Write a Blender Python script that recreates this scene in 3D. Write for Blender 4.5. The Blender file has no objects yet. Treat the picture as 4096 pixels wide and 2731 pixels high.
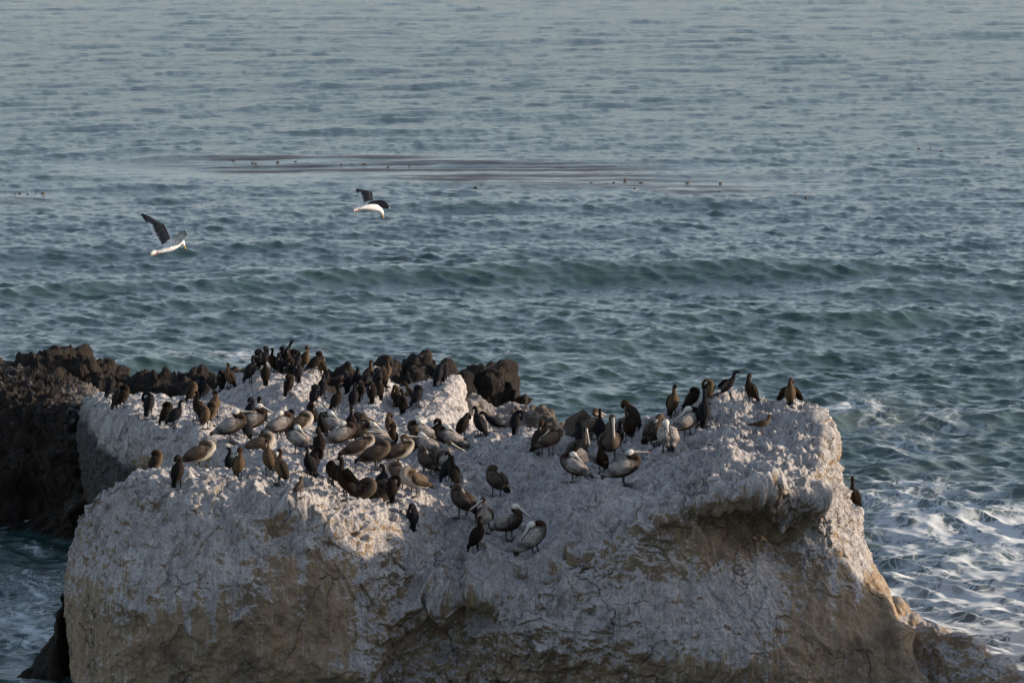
import bpy, math, numpy as np, random, time
from mathutils import Vector, Matrix
from mathutils.bvhtree import BVHTree
R = math.radians
SC = bpy.context.scene
COL = SC.collection

# ------------------------------------------------------------------ camera, sky, sun, exposure
CAM_Z = 13.8                      # metres above the sea
F = 4096 * 150 / 36               # focal length in photo pixels
PITCH = math.atan((1365.5 + 500) / F)
cam = bpy.data.cameras.new('camera'); cam.lens = 150; cam.sensor_width = 36
cam.clip_start = 1; cam.clip_end = 20000
camo = bpy.data.objects.new('camera', cam); COL.objects.link(camo)
camo.location = (0, 0, CAM_Z); camo.rotation_euler = (math.pi / 2 - PITCH, 0, 0)
SC.camera = camo

SUN_AZ, SUN_EL = R(90), R(12.5)     # clockwise from the viewing direction; height
w = bpy.data.worlds.new('World'); SC.world = w; w.use_nodes = True
wt = w.node_tree; bg = wt.nodes['Background']
sky = wt.nodes.new('ShaderNodeTexSky'); sky.sky_type = 'NISHITA'; sky.sun_disc = False
sky.sun_elevation = SUN_EL; sky.sun_rotation = SUN_AZ
sky.air_density = 1.0; sky.dust_density = 1.0; sky.ozone_density = 1.6
bw = wt.nodes.new('ShaderNodeRGBToBW'); wt.links.new(sky.outputs[0], bw.inputs[0])      # thin high cloud: a paler, greyer sky
mx = wt.nodes.new('ShaderNodeMix'); mx.data_type = 'RGBA'; mx.inputs[0].default_value = .50
wt.links.new(sky.outputs[0], mx.inputs[6]); tn = wt.nodes.new('ShaderNodeVectorMath'); tn.operation = 'MULTIPLY'; tn.inputs[1].default_value = (.91, .98, 1.18)
wt.links.new(bw.outputs[0], tn.inputs[0]); wt.links.new(tn.outputs[0], mx.inputs[7]); wt.links.new(mx.outputs[2], bg.inputs[0]); bg.inputs[1].default_value = 0.15
sl = bpy.data.lights.new('sun', 'SUN'); sl.energy = 3.5; sl.angle = R(0.5); sl.color = (1, .82, .64)
slo = bpy.data.objects.new('sun', sl); COL.objects.link(slo)
sd = Vector((math.sin(SUN_AZ) * math.cos(SUN_EL), math.cos(SUN_AZ) * math.cos(SUN_EL), math.sin(SUN_EL)))
slo.rotation_euler = sd.to_track_quat('Z', 'Y').to_euler()
SC.view_settings.view_transform = 'Standard'; SC.view_settings.look = 'None'
SC.view_settings.gamma = 1; SC.view_settings.exposure = .96

cp, sp = math.cos(PITCH), math.sin(PITCH)
def ray(x, y):
    a = (np.asarray(x, float) - 2048) / F; b = -(np.asarray(y, float) - 1365.5) / F
    return a, b * sp + cp, b * cp - sp
def P(x, y, d):
    """photo pixel at distance d -> point in the world"""
    rx, ry, rz = ray(x, y)
    k = np.asarray(d, float) / ry
    return np.stack([rx * k, ry * k, CAM_Z + rz * k], -1)
def pix(p):
    X, Y, Z = p[..., 0], p[..., 1], p[..., 2] - CAM_Z
    dep = Y * cp - Z * sp
    return X / dep * F + 2048, 1365.5 - (Y * sp + Z * cp) / dep * F
def sea_at(x, y):
    rx, ry, rz = ray(x, y); k = -CAM_Z / rz
    return rx * k, ry * k

# ------------------------------------------------------------------ noise
_r = np.random.RandomState(7)
PERM = _r.permutation(512).astype(np.int32) % 256
PERM = np.concatenate([PERM] * 2)
GR = _r.normal(size=(256, 3)); GR /= np.linalg.norm(GR, axis=1)[:, None]; GR = GR.astype(np.float32)
def perlin(p):
    p = p.astype(np.float32)
    i = np.floor(p).astype(np.int32); f = p - i; i &= 255
    u = f * f * f * (f * (f * 6 - 15) + 10)
    out = 0
    for cx in (0, 1):
        wx = u[:, 0] if cx else 1 - u[:, 0]
        h1 = PERM[(i[:, 0] + cx) & 255]
        for cy in (0, 1):
            wy = u[:, 1] if cy else 1 - u[:, 1]
            h2 = PERM[(h1 + i[:, 1] + cy) & 511]
            for cz in (0, 1):
                wz = u[:, 2] if cz else 1 - u[:, 2]
                g = GR[PERM[(h2 + i[:, 2] + cz) & 511]]
                d = g[:, 0] * (f[:, 0] - cx) + g[:, 1] * (f[:, 1] - cy) + g[:, 2] * (f[:, 2] - cz)
                out = out + wx * wy * wz * d
    return out * 1.5
def fbm(p, s, o=4, g=.5, ridge=False):
    a, t = 1., 0
    q = p * s
    for k in range(o):
        n = perlin(q + 17.3 * k)
        if ridge: n = 1 - 2 * np.abs(n) * 1.4
        t = t + a * n; a *= g; q = q * 2.03
    return t
def cells(p, s, seed=0):
    """distance to the nearest jittered lattice point: lumps"""
    q = p * s; i = np.floor(q).astype(np.int32); best = np.full(len(q), 9., np.float32)
    for dx in (-1, 0, 1):
        for dy in (-1, 0, 1):
            for dz in (-1, 0, 1):
                c = i + (dx, dy, dz)
                h = PERM[(PERM[(PERM[(c[:, 0] + seed) & 255] + c[:, 1]) & 511] + c[:, 2]) & 511]
                j = GR[h] * .45 + .5
                best = np.minimum(best, ((c + j - q) ** 2).sum(1))
    return np.sqrt(best)
def facets(p, s, seed=0):
    """angular chips: every cell is cut by its own slanted plane"""
    q = p * s; i = np.floor(q).astype(np.int32); best = np.full(len(q), 9., np.float32); val = np.zeros(len(q), np.float32)
    for dx in (-1, 0, 1):
        for dy in (-1, 0, 1):
            for dz in (-1, 0, 1):
                c = i + (dx, dy, dz)
                h = PERM[(PERM[(PERM[(c[:, 0] + seed) & 255] + c[:, 1]) & 511] + c[:, 2]) & 511]
                df = q - (c + GR[h] * .45 + .5); dd = (df ** 2).sum(1); m = dd < best
                best = np.where(m, dd, best); val = np.where(m, (GR[(h + 77) & 255] * df).sum(1) + .35 * GR[(h + 13) & 255, 0], val)
    return val
def smooth(a, b, x):
    t = np.clip((x - a) / (b - a), 0, 1); return t * t * (3 - 2 * t)

# ------------------------------------------------------------------ mesh helpers
def new_mesh(name, V, Fc, mat, attrs=None, colors=None, smooth_=True):
    V = np.asarray(V, np.float32); me = bpy.data.meshes.new(name)
    if isinstance(Fc, np.ndarray):
        n = len(Fc); k = Fc.shape[1]
        me.vertices.add(len(V)); me.vertices.foreach_set('co', V.ravel())
        me.loops.add(n * k); me.loops.foreach_set('vertex_index', Fc.ravel().astype(np.int32))
        me.polygons.add(n); me.polygons.foreach_set('loop_start', np.arange(0, n * k, k, dtype=np.int32))
        me.update(calc_edges=True)
    else:
        me.from_pydata([tuple(map(float, v)) for v in V], [], Fc)
    if smooth_: me.polygons.foreach_set('use_smooth', np.ones(len(me.polygons), bool))
    for k, a in (attrs or {}).items():
        at = me.attributes.new(k, 'FLOAT', 'POINT'); at.data.foreach_set('value', np.asarray(a, np.float32))
    if colors is not None:
        c = np.ones((len(V), 4), np.float32); c[:, :3] = colors
        at = me.attributes.new('Col', 'FLOAT_COLOR', 'POINT'); at.data.foreach_set('color', c.ravel())
    me.materials.append(mat); me.update()
    return me
def link(name, me, parent=None, **kw):
    o = bpy.data.objects.new(name, me); COL.objects.link(o)
    if parent: o.parent = parent
    for k, v in kw.items(): o[k] = v
    return o
def gridfaces(nu, nv, wrapv=False):
    i = np.arange(nu - 1)[:, None]; j = np.arange(nv if wrapv else nv - 1)[None]
    j2 = (j + 1) % nv
    return np.stack([i * nv + j, (i + 1) * nv + j, (i + 1) * nv + j2, i * nv + j2], -1).reshape(-1, 4)
def gridnormals(G):
    a = np.gradient(G, axis=0); b = np.gradient(G, axis=1)
    n = np.cross(a, b); return n / (np.linalg.norm(n, axis=-1, keepdims=True) + 1e-9)
def crom(K, n, ax=0):
    """Catmull-Rom resampling of control rows"""
    K = np.moveaxis(np.asarray(K, float), ax, 0); m = len(K)
    t = np.linspace(0, m - 1, n); i = np.minimum(t.astype(int), m - 2); f = (t - i)
    f = f.reshape((-1,) + (1,) * (K.ndim - 1))
    a = K[np.maximum(i - 1, 0)]; b = K[i]; c = K[i + 1]; d = K[np.minimum(i + 2, m - 1)]
    r = .5 * (2 * b + (c - a) * f + (2 * a - 5 * b + 4 * c - d) * f ** 2 + (3 * b - a - 3 * c + d) * f ** 3)
    return np.moveaxis(r, 0, ax)

# ------------------------------------------------------------------ material helper
def mat(name):
    m = bpy.data.materials.new(name); m.use_nodes = True
    return m, m.node_tree, m.node_tree.nodes['Principled BSDF']
class N:
    def __init__(s, t): s.t = t
    def __call__(s, typ, ins=None, **kw):
        n = s.t.nodes.new('ShaderNode' + typ)
        for k, v in kw.items(): setattr(n, k, v)
        for k, v in (ins or {}).items():
            if isinstance(v, bpy.types.NodeSocket): s.t.links.new(v, n.inputs[k])
            else: n.inputs[k].default_value = v
        return n
    def noise(s, vec, scale, detail=4, rough=.55, dist=0):
        return s('TexNoise', {'Vector': vec, 'Scale': scale, 'Detail': detail, 'Roughness': rough, 'Distortion': dist}).outputs[0]
    def map(s, vec, sc, loc=(0, 0, 0)):
        return s('Mapping', {'Vector': vec, 'Scale': sc, 'Location': loc}).outputs[0]
    def math(s, op, a, b=0., c=0., clamp=False):
        return s('Math', {0: a, 1: b, 2: c}, operation=op, use_clamp=clamp).outputs[0]
    def rng(s, v, a, b, c=0., d=1., smooth=True):
        return s('MapRange', {0: v, 1: a, 2: b, 3: c, 4: d}, interpolation_type='SMOOTHSTEP' if smooth else 'LINEAR').outputs[0]
    def mix(s, f, a, b, mode='MIX'):
        n = s.t.nodes.new('ShaderNodeMix'); n.data_type = 'RGBA'; n.blend_type = mode
        for k, v in ((0, f), (6, a), (7, b)):
            if isinstance(v, bpy.types.NodeSocket): s.t.links.new(v, n.inputs[k])
            else: n.inputs[k].default_value = v if k == 0 else (*v, 1) if len(v) == 3 else v
        return n.outputs[2]
# ------------------------------------------------------------------ materials of the setting
def rock_mat(name, bareA, bareB, bareC, gA, gB, bump=.05, runs=1.):
    m, t, b = mat(name); n = N(t)
    pos = n('TexCoord').outputs['Object']
    at = n('Attribute', attribute_name='guano').outputs['Fac']
    big = n.noise(pos, 1.3, 6, .6); mid = n.noise(pos, 5, 8, .62, .3); fine = n.noise(pos, 28, 8, .68)
    st = n.noise(n.map(pos, (4.6, 4.6, .42)), 1, 7, .66, .5)
    st2 = n.noise(n.map(pos, (13, 13, .65), (3, 1, 7)), 1, 6, .7, .4)
    bare = n.mix(n.rng(mid, .36, .64), bareA, bareB)
    bare = n.mix(n.rng(big, .45, .68), bare, bareC)
    bare = n.mix(n.rng(fine, .55, .72, 0, .45), bare, tuple(c * .45 for c in bareA))
    g = n.mix(n.rng(st, .35, .65), gA, gB)
    g = n.mix(n.rng(fine, .46, .66, 0, .75), g, tuple(c * .58 for c in gB))
    g = n.mix(n.rng(n.noise(pos, 2.3, 5, .6), .50, .70, 0, .35), g, (.27, .215, .18))
    k = n.math('ADD', at, n.math('MULTIPLY_ADD', st, 1.9, -.95))
    k = n.math('ADD', k, n.math('MULTIPLY_ADD', mid, .9, -.45))
    k = n.math('ADD', k, n.math('MULTIPLY_ADD', fine, .5, -.25))
    k = n.rng(k, .37, .57)
    c = n.mix(k, bare, g)
    c = n.mix(n.math('MULTIPLY', n.rng(st2, .55, .62, 0, .65 * runs), n.rng(at, .0, .6, .35, 1)), c, (.53, .51, .495))     # white runs
    c = n.mix(n.math('MULTIPLY', n.rng(st2, .44, .37, 0, .6 * runs), n.rng(at, .1, .6, .5, 1)), c, (.075, .068, .068))     # dark runs
    wp = n('VectorMath', {0: pos, 1: n('VectorMath', {0: n('TexNoise', {'Vector': pos, 'Scale': 2.2, 'Detail': 5}).outputs[1], 'Scale': .7}, operation='SCALE').outputs[0]}, operation='ADD').outputs[0]
    cr = n('TexVoronoi', {'Vector': n.map(wp, (1, 1, .6)), 'Scale': 1.15}, feature='DISTANCE_TO_EDGE').outputs[0]
    cr = n.math('MULTIPLY', n.rng(cr, .022, .0), n.rng(n.noise(pos, .9, 2), .45, .6))
    c = n.mix(n.math('MULTIPLY', cr, .65), c, (.05, .042, .036))
    wet = n('Attribute', attribute_name='wet').outputs['Fac']; c = n.mix(n.rng(n.math('ADD', wet, n.math('MULTIPLY_ADD', mid, .6, -.3)), .25, .75), c, n('VectorMath', {0: c, 'Scale': .15}, operation='SCALE').outputs[0])
    t.links.new(c, b.inputs['Base Color']); b.inputs['Roughness'].default_value = .93
    b.inputs['Specular IOR Level'].default_value = .25
    bn = n.noise(pos, 40, 8, .7); bm = n.noise(n.map(pos, (1, 1, .45)), 14, 8, .66, .4)
    h = n.math('MULTIPLY_ADD', bm, 1.6, n.math('MULTIPLY', bn, .55))
    h = n.math('MULTIPLY_ADD', cr, -.9, h)
    bp = n('Bump', {'Height': h, 'Distance': bump, 'Strength': .9})
    t.links.new(bp.outputs[0], b.inputs['Normal'])
    return m
M_white = rock_mat('guano_covered_sandstone', (.260, .185, .112), (.315, .235, .155), (.175, .132, .090), (.50, .47, .445), (.31, .29, .28), .042)
M_dark = rock_mat('dark_wet_rock', (.017, .013, .010), (.030, .022, .015), (.011, .009, .008), (.15, .135, .12), (.09, .083, .078), .05, 0.)
M_grey = rock_mat('weathered_grey_rock', (.085, .068, .052), (.115, .092, .070), (.05, .044, .038), (.33, .30, .28), (.20, .185, .175), .06, .3)

def sea_mat():
    m, t, b = mat('sea_water'); n = N(t)
    pos = n('TexCoord').outputs['Object']
    fo = n('Attribute', attribute_name='foam').outputs['Fac']
    kp = n('Attribute', attribute_name='kelp').outputs['Fac']
    gr = n('Attribute', attribute_name='green').outputs['Fac']
    ca = n('Attribute', attribute_name='calm').outputs['Fac']
    wv = n.noise(pos, .09, 3)
    base = n.mix(n.rng(wv, .35, .65), (.010, .034, .036), (.014, .042, .040))
    base = n.mix(gr, base, (.046, .078, .058))
    ks = n.math('MULTIPLY', kp, n.rng(n.noise(n.map(pos, (.035, .42, 1)), 1, 6, .72), .41, .55))
    base = n.mix(n.math('MULTIPLY', ks, .9), base, (.045, .028, .026))
    base = n.mix(n.rng(n('Attribute', attribute_name='milk').outputs['Fac'], .2, .9, 0, .75), base, (.13, .16, .15))
    # foam: torn lace
    dv = n('VectorMath', {0: pos, 1: n('VectorMath', {0: n('TexNoise', {'Vector': pos, 'Scale': .55, 'Detail': 4}).outputs[1], 'Scale': 2.2}, operation='SCALE').outputs[0]}, operation='ADD').outputs[0]
    l1 = n('TexVoronoi', {'Vector': n.map(dv, (.75, .42, 1)), 'Scale': 1.3}, feature='DISTANCE_TO_EDGE').outputs[0]
    l2 = n('TexVoronoi', {'Vector': n.map(dv, (1.1, .8, 1)), 'Scale': 3.6}, feature='DISTANCE_TO_EDGE').outputs[0]
    lace = n.math('MAXIMUM', n.rng(l1, .17, .0), n.math('MULTIPLY', n.rng(l2, .16, .0), .8))
    lace = n.math('MULTIPLY_ADD', n.noise(dv, 7, 6, .7), .9, n.math('ADD', lace, -.45))
    patch = n.noise(n.map(dv, (.55, .4, 1)), .8, 5, .62)
    f = n.math('ADD', n.math('MULTIPLY', lace, .50), n.math('ADD', n.math('MULTIPLY', patch, 1.5), n.math('MULTIPLY_ADD', fo, 1.0, -1.66)))
    f = n.rng(f, -.03, .50)
    f = n.math('MULTIPLY', f, n.rng(fo, .02, .25))
    c = n.mix(n.math('MULTIPLY', f, .88), base, (.60, .62, .62))
    t.links.new(c, b.inputs['Base Color'])
    t.links.new(n.math('MAXIMUM', n.rng(f, 0, 1, .15, .85), n.math('MULTIPLY', ks, .42)), b.inputs['Roughness'])
    t.links.new(n.rng(ks, 0, 1, .5, .10), b.inputs['Specular IOR Level'])
    b.inputs['IOR'].default_value = 1.333
    h = n.math('MULTIPLY_ADD', n.noise(n.map(pos, (.35, 1.0, 1)), 6, 5, .6), .5, n.math('MULTIPLY', n.noise(n.map(pos, (.25, 1, 1), (9, 4, 0)), 2.1, 4, .55), 1.1))
    h = n.math('MULTIPLY_ADD', f, .05, h)
    bp = n('Bump', {'Height': h, 'Distance': .12, 'Strength': .5})
    yy = n('SeparateXYZ', {0: pos}).outputs[1]
    t.links.new(n.math('MULTIPLY', n.rng(ca, 0, 1, 1, .45), n.rng(yy, 90, 330, .5, .9)), bp.inputs['Strength']); t.links.new(n.rng(yy, 110, 350, .12, .34), bp.inputs['Distance'])
    t.links.new(bp.outputs[0], b.inputs['Normal'])
    return m
M_sea = sea_mat()

# ------------------------------------------------------------------ the sea: one sheet to the horizon
def ocean(Nn, L, V, wd, seed, lo, hi, spread=4):
    rs = np.random.RandomState(seed)
    k1 = np.fft.fftfreq(Nn, L / Nn) * 2 * np.pi
    kx, ky = np.meshgrid(k1, k1, indexing='ij'); k = np.hypot(kx, ky); k[0, 0] = 1e-6
    Lw = V * V / 9.81; c = (kx * math.cos(wd) + ky * math.sin(wd)) / k
    S = np.exp(-1 / (k * Lw) ** 2) / k ** 4 * (np.abs(c) ** spread * .94 + .06)
    lam = 2 * np.pi / k; S *= smooth(lo, lo * 1.3, lam) * (1 - smooth(hi * .8, hi, lam))
    H = np.sqrt(S) * (rs.normal(size=(Nn, Nn)) + 1j * rs.normal(size=(Nn, Nn)))
    h = np.fft.ifft2(H).real; s = 1 / h.std()
    dx = np.fft.ifft2(1j * H * kx / k).real * s; dy = np.fft.ifft2(1j * H * ky / k).real * s
    return np.stack([h * s, dx, dy], -1).astype(np.float32)
def tile(T, L, x, y, rot=0.):
    c, s = math.cos(rot), math.sin(rot)
    u = (x * c + y * s) / L; v = (-x * s + y * c) / L; n = len(T)
    u = (u % 1) * n; v = (v % 1) * n; i = u.astype(int); j = v.astype(int); fu = (u - i)[..., None]; fv = (v - j)[..., None]
    i %= n; j %= n; i2 = (i + 1) % n; j2 = (j + 1) % n
    r = (T[i, j] * (1 - fu) + T[i2, j] * fu) * (1 - fv) + (T[i, j2] * (1 - fu) + T[i2, j2] * fu) * fv
    r[..., 1], r[..., 2] = r[..., 1] * c - r[..., 2] * s, r[..., 1] * s + r[..., 2] * c
    return r
def build_sea():
    py = np.concatenate([np.arange(3700, 2800, -20), np.arange(2800, -12, -2.7)])
    ys = sea_at(2048 + 0 * py, py)[1]
    ys = np.concatenate([np.geomspace(12, ys[0] * .96, 10), ys, ys[-1] * np.geomspace(1.01, 25, 60)])
    tx = np.concatenate([-np.geomspace(3.0, .20, 26), np.arange(-.185, .185, .00024), np.geomspace(.20, 3.0, 26)])
    Y, T = np.meshgrid(ys, tx, indexing='ij'); X = Y * T
    A = ocean(1024, 83., 5.2, R(82), 3, .7, 8, 14)
    B = ocean(1024, 31., 3.0, R(70), 5, .25, 1.4, 9)
    C = ocean(512, 57., 5.0, R(104), 9, 1.2, 7, 10)
    S_ = ocean(512, 210., 7., R(84), 21, 8, 30, 12)
    near = 1 - smooth(90, 260, Y) * .6
    far = 1 - smooth(600, 2500, Y)
    # kelp bed: long streak of oily calm water
    px, pyy = pix(np.stack([X, Y, X * 0], -1))
    def blob(cx, cy, sx, sy, pw=1): 
        return np.exp(-(((px - cx) / sx) ** 2 + ((pyy - cy) / sy) ** 2) ** pw)
    kelp = np.clip(blob(1350, 648, 850, 26) + blob(1800, 680, 900, 24) + blob(2250, 722, 800, 26) + .7 * blob(2800, 760, 620, 26) + .7 * blob(80, 785, 260, 26) + .5 * blob(3750, 600, 260, 10) + .45 * blob(4000, 520, 200, 9), 0, 1)
    calm = np.clip(kelp * 1.1 + .5 * blob(700, 700, 900, 60), 0, 1)
    wob = tile(C, 57. * 3, X, Y, 1.0)[..., 0]
    kelpn = np.clip(kelp * 1.5 + wob * .10 - .20, 0, 1)
    a = tile(A, 83., X, Y, .13); b = tile(B, 31., X, Y, -.31); c = tile(C, 57., X, Y, .5)
    D = tile(S_, 210., X, Y, .05) * .062 + a * .031 * (1 - .25 * calm)[..., None] + b * .030 * (near * (1 - .8 * calm))[..., None] + c * .033 * (1 - .6 * calm)[..., None]
    D *= far[..., None]
    # choppier close to the rocks on the right
    chop = blob(3900, 1950, 900, 700)
    D *= (1 + .2 * chop)[..., None]
    # long swells
    sw = 0
    def swell(cx, cy, half, amp, wid, slope=0.):
        x0, y0 = sea_at(cx, cy); x0 = float(x0); y0 = float(y0)
        hw = half / F * y0
        q = Y - y0 - slope * (X - x0) - .8 * np.sin((X - x0) / hw * 2.1) - wob * .5
        return amp * np.exp(-(q / wid) ** 2 * np.where(q < 0, 1.6, .55)) * np.exp(-((X - x0) / hw) ** 4)
    for s in ((2300, 1105, 1700, .42, 2.1, .02), (3900, 1155, 700, .40, 1.8, -.1), (700, 1165, 700, .22, 1.7, .1), (3000, 700, 1300, .18, 3, 0), (800, 1010, 900, .16, 2.2, 0),
              (2560, 1370, 420, .16, 1.2, .1), (3300, 1290, 800, .14, 1.3, 0), (3350, 1690, 330, .30, 1.0, -.2), (650, 1465, 230, .22, .8, 0), (1800, 830, 1500, .15, 2.5, .05),
              (3800, 1840, 450, .2, .9, .15), (3900, 2110, 400, .24, .9, -.1), (2250, 1470, 300, .12, .8, 0)):
        sw = sw + swell(*s)
    Z = D[..., 0] + sw
    X2 = X + D[..., 1] * .9; Y2 = Y + D[..., 2] * .9
    foam = (.78 * blob(4000, 2480, 620, 420, 1.5) + .70 * blob(3750, 2080, 520, 360) + .42 * blob(3700, 1680, 520, 130) + .55 * blob(3420, 1650, 160, 50)
            + .30 * blob(2500, 1480, 650, 110) + .55 * blob(700, 1410, 500, 45) + .45 * blob(1050, 1400, 330, 40) + .60 * blob(120, 2280, 420, 260, 1.5) + .60 * blob(150, 2600, 320, 200)
            + .3 * blob(150, 1415, 160, 20) + .36 * blob(2150, 1400, 700, 60) + .5 * blob(3420, 1995, 160, 30) + .62 * blob(3800, 2560, 330, 90) + .5 * blob(4000, 2200, 300, 40))
    foam = np.clip(foam + np.clip((a[..., 0] - 1.75) * .5, 0, .5) * smooth(-100, 1500, pyy) * .5, 0, 1)
    green = np.clip(.5 * smooth(850, 1500, pyy) + np.clip(sw * 1.0, 0, .5) * .9 + np.clip(D[..., 0] * .9, 0, .3) * smooth(700, 1500, pyy), 0, 1) * (1 - .75 * blob(150, 2400, 500, 500))  # left cove kept darker: the cliff's shade and reflection put into the colour
    G = np.stack([X2, Y2, Z], -1)
    me = new_mesh('sea', G.reshape(-1, 3), gridfaces(*Y.shape)[:, ::-1], M_sea,
                  {'foam': foam.ravel(), 'milk': (foam * smooth(1500, 3000, px)).ravel(), 'kelp': kelpn.ravel(), 'green': green.ravel(), 'calm': calm.ravel()})  # no milk on the left, so the cove's painted-in shade stays dark
    return link('sea', me, kind='structure')
t0 = time.time(); build_sea(); print('sea', time.time() - t0)

# ------------------------------------------------------------------ rocks
BVH = []
def gsum(px, py, feats):
    r = 0
    for (cx, cy, sx, sy, a) in feats: r = r + a * np.exp(-((px - cx) / sx) ** 2 - ((py - cy) / sy) ** 2)
    return r
def ledge(px, py, pts, a, up=30, dn=45):
    xs, ys = zip(*pts); s = py - np.interp(px, xs, ys)
    m = smooth(xs[0] - 40, xs[0] + 60, px) * (1 - smooth(xs[-1] - 60, xs[-1] + 40, px))
    return a * m * (np.exp(-((s + up) / (up * 1.1)) ** 2) - .9 * np.exp(-((s - dn * .75) / dn) ** 2))
def loft(name, rows, nu, nv, material, amp, guano, feats=(), ledges=(), knob=0., knobm=None, seed=0, wet=None, damp=None):
    K = np.array([[P(x, y, d) for (x, y, d) in r] for r in rows])
    G = crom(crom(K, nu, 0), nv, 1)
    nrm = gridnormals(G)
    if nrm[:, :nv // 2, 1].mean() > 0: nrm = -nrm
    px, py = pix(G); p = G.reshape(-1, 3); q = (p + seed * 3.7)
    up = nrm[..., 2]; steep = 1 - smooth(.35, .85, np.abs(up))
    d = amp * (.15 * fbm(q, .55, 3) + .08 * fbm(q, 1.9, 3, .5, True) + .05 * fbm(q * (1, 1, .8), 5.5, 3, .55)).reshape(nu, nv)
    col = fbm(q * (1, 1, .28), 4.2, 3, .55, True).reshape(nu, nv)
    d += amp * (.022 * steep + .006) * col * (1 - .9 * smooth(2300, 2700, px) * (py < 2250))
    d += amp * (.085 * facets(q * (1, 1, .75) + .25 * fbm(q, 1.5, 2)[:, None], 1.5, seed) + .05 * facets(q, 3.7, seed + 4)).reshape(nu, nv)
    d += amp * .012 * fbm(q, 22, 2, .6).reshape(nu, nv)
    if knob:
        k = np.minimum(cells(q, 1.9, seed), .8); k2 = np.minimum(cells(q * (1, 1, .8), 5.1, seed + 5), .8); k3 = np.minimum(cells(q, 11, seed + 8), .8)
        kk = knob * ((.5 - k.reshape(nu, nv)) * .26 + (.5 - k2.reshape(nu, nv)) * .17 + (.5 - k3.reshape(nu, nv)) * .07)
        d += kk * (1 if knobm is None else knobm(px, py))
    if damp is not None: d *= damp(px, py)
    d += gsum(px, py, feats) if feats else 0
    for l in ledges: d = d + ledge(px, py + 45 * fbm(q, .7, 2).reshape(nu, nv), *l)
    G2 = G + nrm * d[..., None]
    gn = gridnormals(G2); 
    if gn[:, :nv // 2, 1].mean() > 0: gn = -gn
    ga = guano(px, py, gn[..., 2], d)
    Fc = gridfaces(nu, nv)
    # close the two ends and the back so that it is a solid lump
    me = new_mesh(name, G2.reshape(-1, 3), Fc, material, {'guano': np.clip(ga, 0, 1).ravel(), 'wet': (wet(px, py) if wet else 0 * px).ravel()})
    o = link(name, me, kind='structure')
    sub = np.ascontiguousarray(G2[::3, ::3]); BVH.append((BVHTree.FromPolygons(sub.reshape(-1, 3).tolist(), gridfaces(*sub.shape[:2]).tolist()), name))
    return o

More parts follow.
